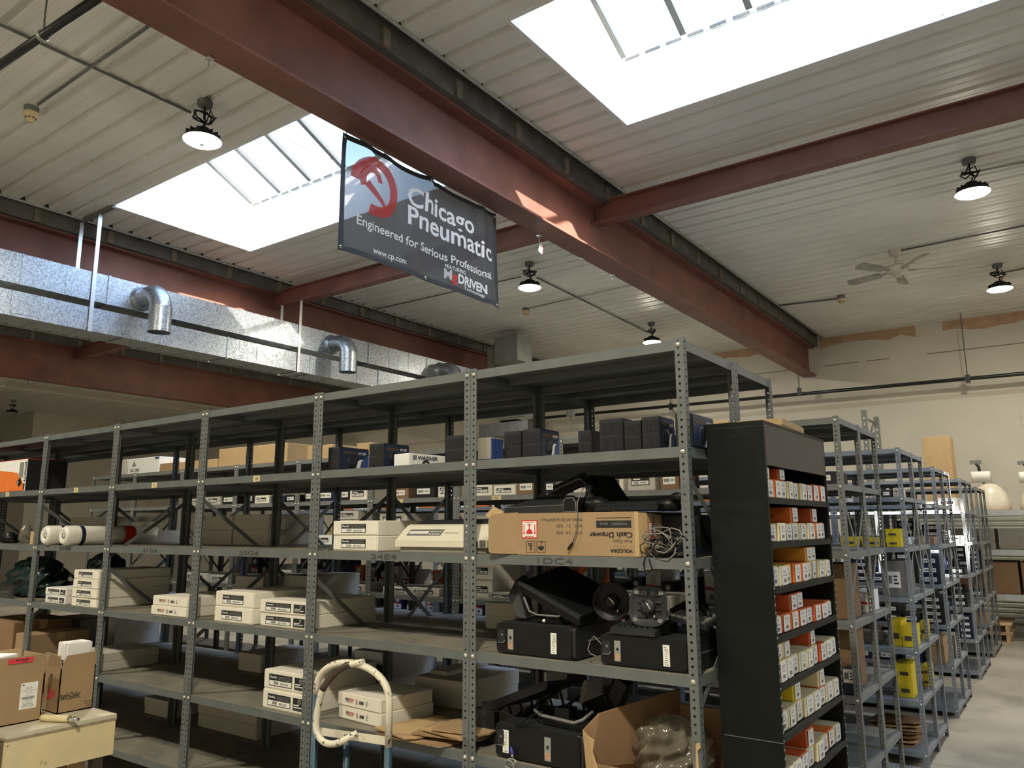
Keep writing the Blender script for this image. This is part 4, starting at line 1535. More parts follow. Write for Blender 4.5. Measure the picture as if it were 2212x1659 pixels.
# --- upside down cash drawer carton
y0 = 2.412
zb = zsh(1, 2) + .0006
xa, xb = at(1119, 1192, Y=y0).x, at(1373, 1198, Y=y0).x
h = at(1300, 1106, Y=y0).z - zb
t = thing('cardboard_box', 'wide kraft cardboard box lying upside down with printed drawer lettering', 'box', ((xa + xb) / 2, y0, zb))
th = .005
bx = MB()
bx.box(xa, xb, y0, y0 + th, zb, zb + h, card)
bx.box(xa, xb, y0 + .45, y0 + .45 + th, zb, zb + h, card)
bx.box(xa, xb, y0 + th, y0 + .45, zb, zb + th, card)
bx.box(xa, xb, y0 + th, y0 + .45, zb + h - th, zb + h, card)
bx.box(xa, xa + th, y0 + th, y0 + .45, zb + th, zb + h - th, card)
part('body', bx, t)
fl = MB()
fa = [(0, .012), (.004, .004), (.012, 0), (.17, -.002), (.17, h), (.05, h - .004), (.018, h - .008), (.006, h - .016), (0, h - .03)]
wf = xa - at(1055, 1160, Y=y0 - .03).x
fl.prism([(xa - wf * (1 - a / .17), y0 - .03 * (1 - a / .17), zb + .004 + b) for a, b in fa], (0, .004, 0), card)
part('flap', fl, t, 'square kraft flap swung open at the far end')
fr_ = MB()
zz = zb + h
pts = [(xb, y0), (xb + .012, y0 + .004), (xb + .028, y0 + .04), (xb + .034, y0 + .10), (xb + .030, y0 + .16)]
for i in range(len(pts) - 1):
    (x0_, ya_), (x1_, yb_) = pts[i], pts[i + 1]
    fr_.prism([(x0_, ya_, zb), (x1_, yb_, zb + .002), (x1_, yb_, zz - .004 * i), (x0_, ya_, zz - .003 * i)], (-.004, .003, 0), card_lt)
part('flap', fr_, t, 'kraft end flap with red and white sticker')
tp = MB().prism([at(1062, 1122, Y=y0 - .02), at(1048, 1113, Y=y0 - .02), at(1066, 1094, Y=y0 - .015), at(1086, 1104, Y=y0 - .01), at(1088, 1116, Y=y0 - .01)], (0, .004, 0), card_lt)
part('torn_flap', tp, t)


def Q(px, py):
    return at(px, py, Y=y0 - .0012)


def inv(pxr, pyb, pxl, pyt, body, mt=ink, bold=.0):
    """upside-down lettering: starts at the right-hand px, feet at pyt (upper)"""
    a, b, c = Q(pxr, pyt), Q(pxl, pyt), Q(pxr, pyb)
    return MB().text(body, a, (-1, 0, 0), (0, 0, -1), a.z - c.z, mt, bold, width=a.x - b.x, lift=.0004)


pr = MB()
for args in ((1366, 1161.5, 1273, 1150, 'Cash Drawer', ink, .02), (1366, 1173.5, 1325, 1166, 'Auto Open', ink_soft), (1367, 1194, 1318, 1187, 'VOLCORA', ink, .03), (1353, 1182, 1324, 1180, 'volcora.com', ink_soft),
             (1257, 1125.5, 1168, 1119, 'MEAS: 47.0X16.5X49.5cm', ink_soft), (1257, 1139, 1202, 1133, 'N.W.   5.1   KGS', ink_soft), (1257, 1154, 1202, 1148, 'G.W.   5.8   KGS', ink_soft)):
    m_ = inv(*args)
    pr.add(m_.v, m_.f, m_.mats[0])
a, b = Q(1288, 1140), Q(1363, 1124)
pr.box(a.x, b.x, y0 - .0010, y0 - .0004, a.z, b.z, ink)
a, b = Q(1288, 1119.5), Q(1363, 1117.5)
pr.box(a.x, b.x, y0 - .0010, y0 - .0004, a.z, b.z, ink)
m_ = MB().text('WS00067   Black', Q(1355, 1129) + Vector((0, -.0006, 0)), (-1, 0, 0), (0, 0, -1), .008, ink_grey, width=Q(1355, 1129).x - Q(1295, 1129).x)
pr.add(m_.v, m_.f, ink_grey)
for pl, pr_ in ((1136.5, 1155), (1159, 1178)):
    a, b = Q(pl, 1193), Q(pr_, 1169)
    for (p1, p2) in (((a.x, a.z), (b.x, a.z + .0014)), ((a.x, b.z - .0014), (b.x, b.z)), ((a.x, a.z), (a.x + .0014, b.z)), ((b.x - .0014, a.z), (b.x, b.z))):
        pr.box(p1[0], p2[0], y0 - .0009, y0 - .0004, p1[1], p2[1], ink)
m_ = MB().text('5', Q(1149, 1179), (-1, 0, 0), (0, 0, -1), .014, ink, bold=.03, width=.009)
pr.add(m_.v, m_.f, ink)
for k in range(2):
    a = Q(1140, 1174 + 3 * k)
    pr.box(a.x, a.x + .020, y0 - .0009, y0 - .0004, a.z - .002, a.z + .001, ink)
c = Q(1168.5, 1180)
pr.prism([c + Vector((.014 * cos(pi + pi * k / 10), 0, .014 * sin(pi + pi * k / 10))) for k in range(11)], (0, -.0004, 0), ink)
pr.tube([c, c + Vector((0, 0, .014)), c + Vector((.004, 0, .017)), c + Vector((.006, 0, .013))], .0009, ink, 5)
part('lettering', pr, t)
st = MB()
a, b = Q(1127, 1163), Q(1160.5, 1123.5)


def fragile(mb, x0, z0, x1, z1, P, du):
    """red bordered sticker, upside down glass and two arrows; P maps (a, b) to space"""
    w, hh = x1 - x0, z1 - z0
    mb.prism([P(x0, z0, 1), P(x1, z0, 1), P(x1, z1, 1), P(x0, z1, 1)], du, ink_red)
    e = .06 * w
    mb.prism([P(x0 + e, z0 + e, 2), P(x1 - e, z0 + e, 2), P(x1 - e, z1 - e, 2), P(x0 + e, z1 - e, 2)], du, label_w)
    cx = (x0 + x1) / 2
    mb.prism([P(cx - .20 * w, z0 + .24 * hh, 3), P(cx + .20 * w, z0 + .24 * hh, 3), P(cx + .18 * w, z0 + .40 * hh, 3), P(cx + .06 * w, z0 + .52 * hh, 3), P(cx + .06 * w, z0 + .52 * hh, 3), P(cx - .06 * w, z0 + .52 * hh, 3), P(cx - .18 * w, z0 + .40 * hh, 3)], du, ink_red)
    mb.prism([P(cx - .03 * w, z0 + .52 * hh, 3), P(cx + .03 * w, z0 + .52 * hh, 3), P(cx + .03 * w, z0 + .70 * hh, 3), P(cx + .16 * w, z0 + .78 * hh, 3), P(cx - .16 * w, z0 + .78 * hh, 3), P(cx - .03 * w, z0 + .70 * hh, 3)], du, ink_red)
    for s in (-1, 1):
        ax = cx + s * .34 * w
        mb.prism([P(ax - .025 * w, z0 + .30 * hh, 3), P(ax + .025 * w, z0 + .30 * hh, 3), P(ax + .025 * w, z0 + .78 * hh, 3), P(ax - .025 * w, z0 + .78 * hh, 3)], du, ink_red)
        mb.prism([P(ax - .07 * w, z0 + .32 * hh, 3), P(ax, z0 + .20 * hh, 3), P(ax + .07 * w, z0 + .32 * hh, 3)], du, ink_red)
    for zz_ in (.10, .87):
        mb.prism([P(x0 + .2 * w, z0 + zz_ * hh, 3), P(x1 - .2 * w, z0 + zz_ * hh, 3), P(x1 - .2 * w, z0 + (zz_ + .03) * hh, 3), P(x0 + .2 * w, z0 + (zz_ + .03) * hh, 3)], du, ink_red)


fragile(st, a.x, a.z, b.x, b.z, lambda p, q, l: Vector((p, y0 - .0006 * l, q)), (0, .0003, 0))
part('sticker', st, t)
st = MB()
fragile(st, y0 + .045, zb + .045, y0 + .095, zb + .115, lambda p, q, l: Vector((xb + .029 + .0006 * l + (p - y0 - .04) * .10, p, q)), (-.0003, 0, 0))
part('sticker', st, t)
box_top = zb + h + .0008
# dangling lead with plug in front of it
pts = [at(1275, 1040, Y=2.55), at(1258, 1058, Y=2.45), at(1247, 1085, Y=2.405), at(1247, 1120, Y=2.402), at(1245, 1150, Y=2.402), at(1237, 1172, Y=2.402)]
t = thing('power_lead', 'thin grey lead with a plug hanging over the front of the wide cardboard box', 'cable', pts[-1])
part('lead', MB().tube(pts, .0022, grey_pl, 6), t)
part('plug', MB().tube([pts[-1], at(1233, 1178, Y=2.402), at(1227, 1187, Y=2.402)], .0045, black_pl, 8, True, [.0035, .0055, .004]), t)

# --- terminal gear on the carton
yb0 = 2.44
xa, xb = at(1090, 1105, Y=yb0).x, at(1221, 1100, Y=yb0).x
t = thing('register_base', 'black wedge shaped register base on top of the wide cardboard box', 'register', ((xa + xb) / 2, yb0, box_top))
wd = MB()
zt = box_top
wd.prism([(xa + .0, yb0, zt), (xb, yb0, zt), (xb, yb0, zt + .028), (xa + .0, yb0, zt + .022)], (0, .30, 0), dark_pl)
wd.add([(xa, yb0, zt + .022), (xb, yb0, zt + .028), (xb, yb0 + .30, zt + .028), (xa, yb0 + .30, zt + .022), (xa + .07, yb0 + .10, zt + .058), (xb - .03, yb0 + .10, zt + .060), (xb - .03, yb0 + .26, zt + .060), (xa + .07, yb0 + .26, zt + .058)],
       [(0, 1, 5, 4), (1, 2, 6, 5), (2, 3, 7, 6), (3, 0, 4, 7), (4, 5, 6, 7)], dark_pl)
part('body', wd, t)
part('edge_line', MB().bar((xa, yb0 - .0005, zt + .022), (xb, yb0 - .0005, zt + .028), .002, .002, grey_pl), t)
t = thing('card_reader', 'black rounded card reader with a grey framed end on the cardboard box', 'card reader', (xb + .03, yb0, box_top))
xr = at(1218, 1100, Y=yb0 - .01).x
pl = [(xr, zt + .002), (xr + .052, zt + .002), (xr + .052, zt + .034), (xr + .042, zt + .052), (xr + .012, zt + .052), (xr, zt + .040)]
part('body', MB().prism([(a, yb0 - .01, b) for a, b in pl], (0, .14, 0), black_pl), t)
part('frame', MB().tube([(a, yb0 - .012, b) for a, b in pl + pl[:1]], .0022, grey_pl, 6), t)
part('hood', MB().lathe([(.0, 0), (.05, 0), (.058, .03), (.05, .045), (.03, .055), (0, .058)], (xr + .085, yb0 + .09, zt + .002), black_pl, 20), t)
t = thing('display_stand', 'bent black monitor arm standing on the cardboard box', 'stand', (xr, yb0 + .2, box_top))
arm = [at(1196, 1075, Y=2.62), at(1199, 1064, Y=2.62), at(1232, 1048, Y=2.62), at(1258, 1036, Y=2.62), at(1264, 1036, Y=2.62), at(1273, 1046, Y=2.64)]
ab = MB()
for i in range(len(arm) - 1):
    ab.bar(arm[i], arm[i + 1], .05, .014, black_pl, up=(0, -1, .2))
    ab.bar(arm[i] + Vector((0, -.027, 0)), arm[i + 1] + Vector((0, -.027, 0)), .004, .012, grey_pl, up=(0, -1, .2))
part('arm', ab, t)
part('foot', MB().box(arm[0].x - .05, arm[0].x + .05, 2.56, 2.70, zt + .064, zt + .072, black_pl).box(arm[0].x - .02, arm[0].x + .02, 2.60, 2.65, zt + .07, arm[0].z, black_pl), t)
t = thing('terminal', 'black keyboard terminal with upright display back on the cardboard box', 'terminal', (at(1330, 1100, Y=2.5).x, 2.5, box_top))
k0, k1 = at(1282, 1098, Y=2.44), at(1400, 1086, Y=2.44)
kb = MB()
kx0, kx1 = k0.x, at(1420, 1095, Y=2.44).x
kb.prism([(kx0, 2.44, zt + .004), (kx0, 2.62, zt + .004), (kx0, 2.62, zt + .045), (kx0, 2.45, zt + .020)], (kx1 - kx0, 0, 0), black_pl)
part('keyboard', kb, t)
ky = MB()
for r in range(4):
    for c in range(12):
        x = kx0 + .006 + (kx1 - kx0 - .012) * c / 12
        ky.obox((x, 2.452 + .036 * r, zt + .021 + .0052 * r), ((kx1 - kx0) / 14, 0, 0), (0, .028, .004), (0, -.0015, .006), dark_pl)
part('key', ky, t)
sc_ = MB()
s0, s1 = at(1274, 1090, Y=2.60), at(1300, 1030, Y=2.66)
sc_.prism([at(1270, 1092, Y=2.58), at(1283, 1031, Y=2.66), at(1303, 1029, Y=2.66), at(1338, 1084, Y=2.58), at(1300, 1094, Y=2.56)], (.02, .05, 0), screen_m)
part('display', sc_, t)
part('frame', MB().bar(at(1270, 1078, Y=2.57), at(1284, 1092, Y=2.55), .012, .05, beige_dk), t)
t = thing('card_reader', 'second black rounded reader lying between keyboard terminal and end post', 'card reader', (at(1440, 1095, Y=2.5).x, 2.5, box_top))
x_ = at(1442, 1095, Y=2.52).x
part('body', MB().lathe([(0, 0), (.040, 0), (.046, .02), (.036, .04), (0, .048)], (x_, 2.53, zt + .001), black_pl, 18), t)
part('grip', MB().tube([(x_, 2.53, zt + .03), (x_ + .04, 2.50, zt + .05), (x_ + .075, 2.48, zt + .045)], .014, black_pl, 8), t)

# --- tangle of cables at the end of the shelf
zs_ = zsh(1, 2) + .0006
rr = random.Random(5)
xc = at(1450, 1190, Y=2.48).x
carton('black_box', 'plain black box behind the cable tangle at the end post', 'box', xc - .005, 2.56, zs_, .15, .30, .14, black_c, 'plain')
carton('blue_box', 'low dark blue box under the cable tangle', 'box', xc + .02, 2.46, zs_, .12, .09, .032, navy_c, 'lid')
for nm in range(5):
    pts = []
    a0 = rr.random() * 6
    for k in range(34):
        a = a0 + k * (.42 + .05 * nm)
        r_ = .036 + .026 * sin(k * .75 + 2 * nm) + .014 * rr.random()
        pts.append((xc + .004 + .018 * sin(nm * 2) + r_ * 1.2 * cos(a), 2.435 + .03 * sin(a * .7 + nm), zs_ + .048 + .010 * cos(nm) + (r_ * .66) * sin(a)))
    pts.append((xc - .03 + .03 * nm, 2.43, zs_ + .008))
    single('cable', MB().tube(pts, .0022 if nm < 3 else .0028, [grey_pl, beige_dk, dark_pl, grey_pl, black_pl][nm], 6), ['thin grey cable looped in the tangle by the end post', 'pale grey cable looped in the tangle by the end post', 'charcoal cable in the tangle by the end post', 'thicker grey cable in the tangle by the end post', 'black cable in the tangle by the end post'][nm], 'cable', 'tangled cables at the end of the third shelf')
single('cable', MB().tube([at(1412, 1110, Y=2.43), at(1405, 1190, Y=2.42), at(1393, 1205, Y=2.40), at(1390, 1218, Y=2.395), at(1396, 1243, Y=2.395), at(1409, 1228, Y=2.395), at(1402, 1208, Y=2.40)], .0024, black_pl, 6), 'thin black cable drooping below the third shelf near the end post', 'cable')


# --- computers lying on their sides
def computer(pxl, pxr, pytl, pybl, shelf, y, label, st, d=.36, rz=0.0):
    zb = zsh(1, shelf) + .0008
    x0, x1 = at(pxl, pybl - 10, Y=y).x, at(pxr, pybl + 5, Y=y).x
    h = at(pxl + 2, pytl, Y=y).z - zb
    t = thing('desktop_computer', label, 'computer', ((x0 + x1) / 2, y, zb), 'black computers on the front rack')
    b = MB().rbox(x0, x1, y, y + d, zb + .006, zb + h, .012, black_pl, 'y')
    part('case', b, t)
    part('bezel', MB().rbox(x1 + .0005, x1 + .016, y + .004, y + d - .004, zb + .004, zb + h + .001, .010, dark_pl, 'x'), t)
    part('top_panel', MB().box(x0 + .012, x1 - .004, y + .012, y + d - .01, zb + h, zb + h + .003, dark_pl), t)
    for q in (.25, .62):
        part('drive_slot', MB().box(x1 + .016, x1 + .018, y + d * q, y + d * q + .10, zb + h * .52, zb + h * .56, emt), t)
    part('foot', MB().box(x0 + .02, x1, y + .01, y + d - .02, zb, zb + .006, dark_pl), t)
    part('latch', MB().box(x0 + .008, x0 + .038, y - .0012, y, zb + h * .38, zb + h * .80, dark_pl).tube([(x0 + .008, y - .003, zb + h * .36), (x0 + .034, y - .003, zb + h * .36), (x0 + .040, y - .003, zb + h * .45)], .002, grey_pl, 6).lathe([(.005, -.003), (.0, -.004)], (x0 + .026, y, zb + h * .62), grey_pl, 10, 'y'), t)
    w = x1 - x0
    for k, (fx, col) in enumerate(st):
        s = MB()
        sx, sw, sz0, sz1 = x0 + w * fx, w * .075, zb + h * .16, zb + h * .82
        s.box(sx, sx + sw, y - .0010, y, sz0, sz1, label_w if col == 'w' else emt)
        rr = random.Random(k + int(pxl))
        for j in range(9):
            zz = sz0 + (sz1 - sz0) * (.06 + .1 * j)
            if col == 'w':
                s.box(sx + sw * (.15 + .3 * rr.random()), sx + sw * (.5 + .4 * rr.random()), y - .0014, y - .0010, zz, zz + .0025, ink_grey)
        if col == 'm':
            s.box(sx + sw * .1, sx + sw * .9, y - .0014, y - .0010, sz0 + (sz1 - sz0) * .06, sz0 + (sz1 - sz0) * .36, orange_p)
            s.box(sx + sw * .3, sx + sw * .7, y - .0014, y - .0010, sz0 + (sz1 - sz0) * .50, sz0 + (sz1 - sz0) * .66, ink)
        part('sticker', s, t)
    return x0, x1, y, zb + h + .004


pc1 = computer(1073, 1234, 1345, 1409, 3, 2.425, 'black computer nearer the double post on the fourth shelf', ((.16, 'm'), (.74, 'w')))
pc2 = computer(1298, 1484, 1369, 1432, 3, 2.425, 'black computer against the end post on the fourth shelf', ((.17, 'm'), (.74, 'w')), d=.34)
pc3 = computer(1071, 1252, 1560, 1632, 4, 2.425, 'black computer on the fifth shelf beside the torn open carton', ((.09, 'w'), (.60, 'm')), d=.34)

# tilted touch monitor lying on the first computer
A, B = at(1122, 1258, Y=2.47), at(1254, 1334, Y=2.44)
t = thing('monitor', 'black touch monitor lying tilted on top of the first computer', 'monitor', ((A.x + B.x) / 2, 2.5, pc1[3]))
u_ = (B - A)
w_ = Vector((.035, .26, .055))
n_ = u_.cross(w_).normalized()
if n_.z < 0:
    n_ = -n_
mb = MB().obox(A, u_, w_, -n_ * .035, black_pl)
part('panel', mb, t)
part('rim', MB().bar(A, B, .014, .014, dark_pl), t)
part('corner', MB().prism([A, A + Vector((-.055, .05, .0)), A + Vector((-.075, .03, -.055)), A + Vector((-.01, .0, -.125)), A + Vector((.03, 0, -.13))], (.0, .05, .02), dark_pl), t)
ft = [at(1132, 1290, Y=2.46), at(1143, 1320, Y=2.46), at(1160, 1328, Y=2.46), at(1205, 1332, Y=2.46), at(1214, 1328, Y=2.47)]
part('stand', MB().tube(ft, .004, grey_pl, 6).box(ft[1].x, ft[3].x, 2.48, 2.60, pc1[3] + .001, pc1[3] + .012, black_pl).box(ft[1].x + .03, ft[1].x + .09, 2.52, 2.56, pc1[3] + .011, pc1[3] + .06, black_pl), t)
t = thing('webcam_bulb', 'small bright knob lying on the first computer under the tilted monitor', 'knob', at(1175, 1341, Y=2.445))
part('knob', MB().lathe([(0, -.006), (.005, -.004), (.006, 0), (.004, .005), (0, .006)], at(1175, 1341, Y=2.445), label_w, 10), t)


def base_plate(c, r, nrm, label, square, mt, slots=True):
    """dished monitor stand base standing on edge"""
    nrm = Vector(nrm).normalized()
    t = thing('monitor_stand', label, 'stand', c - Vector((0, 0, r)))
    rot = nrm.to_track_quat('Z', 'Y').to_matrix().to_4x4()
    rot.translation = c
    b = MB()
    n = 40
    e = 3.4 if square else 2
    ring = []
    for k in range(n):
        a = 2 * pi * k / n
        ca, sa = cos(a), sin(a)
        q = (abs(ca) ** e + abs(sa) ** e) ** (-1 / e)
        ring.append((q * ca, q * sa))
    prof = [(0, -.004), (.55, -.006), (.86, .004), (1, .012), (1, .018), (.9, .012), (.55, .002), (0, .004)]
    vs = [Vector((a * r * p, b_ * r * p, h_)) for p, h_ in prof for a, b_ in ring]
    fs = [(i * n + k, i * n + (k + 1) % n, (i + 1) * n + (k + 1) % n, (i + 1) * n + k) for i in range(len(prof) - 1) for k in range(n)]
    b.add(vs, fs, mt, True)
    b.xf(rot)
    part('plate', b, t)
    h = MB().lathe([(.026, .0), (.026, .022), (.018, .026), (.0, .026)], (0, 0, 0), mt, 18)
    h.xf(rot)
    part('hub', h, t)
    s = MB()
    s.tube([(-.012, .016, .027), (.004, .004, .028), (.014, -.012, .027)], .004, chrome, 6)
    s.tube([(.022, -.026, .012), (.024, -.036, .012)], .005, chrome, 6)
    s.xf(rot)
    part('screw', s, t)
    if slots:
        g = MB()
        for sx in (-1, 1):
            for k in range(5):
                g.box(sx * r * .42 - .012, sx * r * .42 + .02 * 1, -r * .55 + k * .024, -r * .55 + k * .024 + .008, .004, .009, ink)
        for k in range(3):
            g.box(-r * .4 + k * .03, -r * .4 + k * .03 + .02, r * .55, r * .55 + .02, .004, .009, ink)
        for sx in (-1, 1):
            for sy in (-1, 1):
                g.box(sx * r * .66 - .008, sx * r * .66 + .008, sy * r * .68 - .006, sy * r * .68 + .006, .006, .014, grey_pl)
        g.xf(rot)
        part('grille', g, t)
    return t


base_plate(at(1322, 1300, Y=2.56), .068, (.35, -1, .15), 'round black stand base leaning behind the square one', False, black_pl, False)
base_plate(at(1403, 1311, Y=2.47), .066, (.10, -1, .22), 'squarish black slotted stand base leaning on the second computer', True, dark_pl)
# stuff around
t = thing('keypad', 'low black key pad lying on the second computer', 'keypad', (at(1365, 1365, Y=2.43).x, 2.44, pc2[3]))
xa, xb = at(1317, 1368, Y=2.415).x, at(1414, 1372, Y=2.415).x
part('body', MB().prism([(xa, 2.417, pc2[3] + .001), (xa, 2.60, pc2[3] + .001), (xa, 2.60, pc2[3] + .034), (xa, 2.43, pc2[3] + .022), (xa, 2.417, pc2[3] + .014)], (xb - xa, 0, 0), dark_pl), t)
ky = MB()
for r in range(5):
    for c in range(7):
        ky.obox((xa + .008 + .021 * c, 2.437 + .030 * r, pc2[3] + .0225 + .0021 * r), (.016, 0, 0), (0, .023, .0016), (0, 0, .005), dark_pl)
part('key', ky, t)
t = thing('keyboard', 'grey edged keyboard leaning against the end post on the second computer', 'keyboard', (at(1480, 1350, Y=2.5).x, 2.5, pc2[3]))
o_ = at(1445, 1338, Y=2.52)
o_.z = pc2[3] + .045
kb = MB().obox(o_, (.135, -.014, -.022), (.01, .13, .018), (0, -.002, .014), dark_pl)
part('body', kb, t)
ky = MB()
for r in range(4):
    for c in range(6):
        ky.obox(o_ + Vector((.135, -.014, -.022)) * (.03 + c / 6.4) + Vector((.01, .13, .018)) * (.06 + r / 4.3) + Vector((0, 0, .014)), (.016, -.0016, -.002), (.001, .022, .003), (0, 0, .005), grey_pl)
part('key', ky, t)
part('foot', MB().bar(o_ + Vector((.03, .10, 0)), Vector((o_.x + .03, o_.y + .10, pc2[3] + .0)), .03, .01, black_pl), t)
part('foot', MB().bar(o_ + Vector((.11, .09, -.015)), Vector((o_.x + .11, o_.y + .09, pc2[3] + .0)), .03, .01, black_pl), t)
single('cable', MB().tube([at(1300, 1392, Y=2.42), at(1283, 1374, Y=2.43), at(1275, 1385, Y=2.43), at(1270, 1402, Y=2.42), at(1275, 1412, Y=2.42), at(1290, 1418, Y=2.42)], .0022, grey_pl, 6), 'thin grey cable curling between the two computers', 'cable')
lump = MB()
for k in range(7):
    c = at(1450 + 9 * k, 1322 - 5 * (k % 3), Y=2.60 + .02 * (k % 2))
    lump.tube([c, c + Vector((.03, .01, .02)), c + Vector((.05, -.01, -.015)), c + Vector((.07, .02, -.04))], .012, black_pl, 7)
single('cable_bundle', lump, 'knotted black cable bundle between square stand base and end post', 'cable')

# fifth shelf clutter
z4 = zsh(1, 4)
A = at(1040, 1516, Y=2.50)
Bq = at(1178, 1462, Y=2.46)
t = thing('monitor', 'black flat monitor tilted above the computer on the fifth shelf', 'monitor', ((A.x + Bq.x) / 2, 2.5, pc3[3]))
u_ = Bq - A
w_ = Vector((.02, .25, -.02))
n_ = u_.cross(w_).normalized()
if n_.y > 0:
    n_ = -n_
part('panel', MB().prism([A, A + u_ * .12 + Vector((0, 0, -.012)), A + u_ * .97 + Vector((0, 0, -.012)), Bq, Bq + w_, A + u_ * .1 + w_], n_ * .03, black_pl), t)
part('badge', MB().obox(A + u_ * .45 + n_ * .031 + w_ * .02, u_ * .20, w_ * .05, n_ * .001, dark_pl), t)
part('rim', MB().bar(Bq, Bq + w_ * .5, .012, .03, grey_pl), t)
sl = [at(1155, 1534, Y=2.50), at(1168, 1545, Y=2.47), at(1240, 1562, Y=2.44), at(1258, 1556, Y=2.44), at(1280, 1538, Y=2.50)]
part('stand', MB().tube(sl, .006, grey_pl, 7).box(sl[1].x, sl[3].x, 2.48, 2.62, pc3[3] + .001, pc3[3] + .02, black_pl).box(sl[1].x + .04, sl[1].x + .10, 2.50, 2.56, pc3[3] + .018, A.z + .02, black_pl), t)
t = thing('monitor', 'dark screen leaning upright behind the torn carton edge, fifth shelf', 'monitor', (at(1290, 1540, Y=2.62).x, 2.6, z4))
P = [at(1254, 1520, Y=2.60), at(1266, 1470, Y=2.62), at(1300, 1462, Y=2.64), at(1302, 1500, Y=2.64), at(1290, 1548, Y=2.60)]
part('panel', MB().prism(P, (.04, .03, 0), screen_m), t)
part('rim', MB().bar(P[0], P[1], .008, .012, beige_dk), t)
part('foot', MB().box(P[0].x, P[4].x + .02, 2.58, 2.72, z4 + .001, z4 + .016, black_pl).box(P[0].x + .02, P[0].x + .05, 2.63, 2.66, z4 + .015, P[0].z, black_pl), t)
t = thing('display_stand', 'thick black bracket rising to the shelf above the torn carton', 'stand', (at(1350, 1500, Y=2.7).x, 2.7, z4))
part('arm', MB().bar(at(1318, 1545, Y=2.68), at(1350, 1470, Y=2.68), .05, .06, black_pl, up=(0, 1, 0)).bar(at(1318, 1545, Y=2.68), Vector((at(1318, 1545, Y=2.68).x, 2.68, z4 + .02)), .05, .05, black_pl, up=(0, 1, 0)), t)
part('foot', MB().box(at(1318, 1545, Y=2.68).x - .06, at(1318, 1545, Y=2.68).x + .06, 2.62, 2.75, z4 + .001, z4 + .02, black_pl), t)
for k, (pts, lb) in enumerate((([(1066, 1537), (1085, 1536), (1110, 1549), (1118, 1571)], 'black lead arching over the front of the computer on the fifth shelf'), ([(1120, 1566), (1150, 1545), (1172, 1537), (1160, 1556), (1120, 1572)], 'second black lead looped on the computer on the fifth shelf'))):
    single('cable', MB().tube([at(a, b, Y=2.42) for a, b in pts], .0026, black_pl, 6), lb, 'cable')
cl = MB()
rr = random.Random(3)
for k in range(9):
    c = at(1075 + 22 * k, 1535 - (k % 3) * 14, Y=2.66 + .02 * (k % 3))
    cl.tube([c, c + Vector((.04, .02, .03)), c + Vector((.07, .0, -.02)), c + Vector((.02, .03, -.05)), c + Vector((.05, -.02, -.06))], .006, black_pl, 6)
single('cable_bundle', cl, 'black cable clutter behind the computer on the fifth shelf', 'cable')
# white meshed bin behind
t = thing('mesh_bin', 'dark perforated bin between the double post and the computer, fifth shelf', 'bin', (at(1055, 1560, Y=2.52).x, 2.52, z4))
xa, xb = at(1030, 1560, Y=2.55).x, at(1068, 1560, Y=2.55).x
bn = MB().box(xa - .05, xb, 2.55, 2.58, z4 + .001, z4 + .12, dark_pl)
part('wall', bn, t)
hl = MB()
for r in range(3):
    for c in range(5):
        cx, cz = xa - .04 + .024 * c + .012 * (r % 2), z4 + .03 + .03 * r
        hl.prism([(cx, 2.549, cz - .008), (cx + .007, 2.549, cz), (cx, 2.549, cz + .008), (cx - .007, 2.549, cz)], (0, .001, 0), ink)
part('perforation', hl, t)
# pen standing against the computer
P0, P1 = at(1107, 1630, Y=2.41), at(1104, 1614, Y=2.418)
t = thing('pen', 'blue handled pen with metal tip leaning on the lowest visible computer', 'pen', P0)
part('grip', MB().tube([P0, P1], .005, blue_pen, 8, True, [.006, .004]), t)
part('tip', MB().lathe([(0, -.006), (.005, -.003), (.006, .002), (.004, .006)], P0 + Vector((0, 0, -.004)), chrome, 10), t)
single('wire_coil', MB().tube([Vector((at(1088, 1650, Y=2.36).x + .022 * cos(a * .5), 2.40 + .012 * sin(a * .3), at(1088, 1652, Y=2.38).z + .016 * sin(a * .5))) for a in range(40)], .002, emt, 6), 'small coil of pale wire at the shelf edge below the lowest computer', 'wire')

# torn open carton with clear film
zb = z4 + .0008
xa = at(1266, 1640, Y=2.40).x
xb = X_END - .035
t = thing('cardboard_box', 'torn open kraft box full of clear film at the end of the fifth shelf', 'box', ((xa + xb) / 2, 2.42, zb))
wl = MB()
wl.prism([at(1268, 1659, Y=2.385), at(1258, 1577, Y=2.385), at(1292, 1541, Y=2.42), at(1465, 1487, Y=2.72), Vector((at(1465, 1487, Y=2.72).x, 2.72, zb + .02)), Vector((xa, 2.40, zb))], (.006, .003, 0), card_dk)
part('side_wall', wl, t)
part('front_wall', MB().box(xa, xb, 2.412, 2.418, zb, zb + .045, card), t)
part('back_wall', MB().box(at(1465, 1487, Y=2.72).x, xb, 2.72, 2.726, zb, zb + .20, card_dk), t)
part('floor_panel', MB().box(xa, xb, 2.418, 2.72, zb, zb + .004, card_dk), t)
fl = MB().prism([at(1258, 1577, Y=2.384), at(1270, 1590, Y=2.37), at(1284, 1600, Y=2.362), at(1280, 1625, Y=2.365), at(1291, 1659, Y=2.36), at(1291, 1690, Y=2.36), at(1270, 1690, Y=2.384)], (.0, .004, 0), card_lt)
part('flap', fl, t)
part('torn_edge', MB().prism([at(1503, 1607, Y=2.398), at(1511, 1604, Y=2.398), at(1513, 1616, Y=2.398), at(1507, 1622, Y=2.398), at(1512, 1690, Y=2.398), at(1503, 1690, Y=2.398)], (0, .004, 0), card_lt), t)


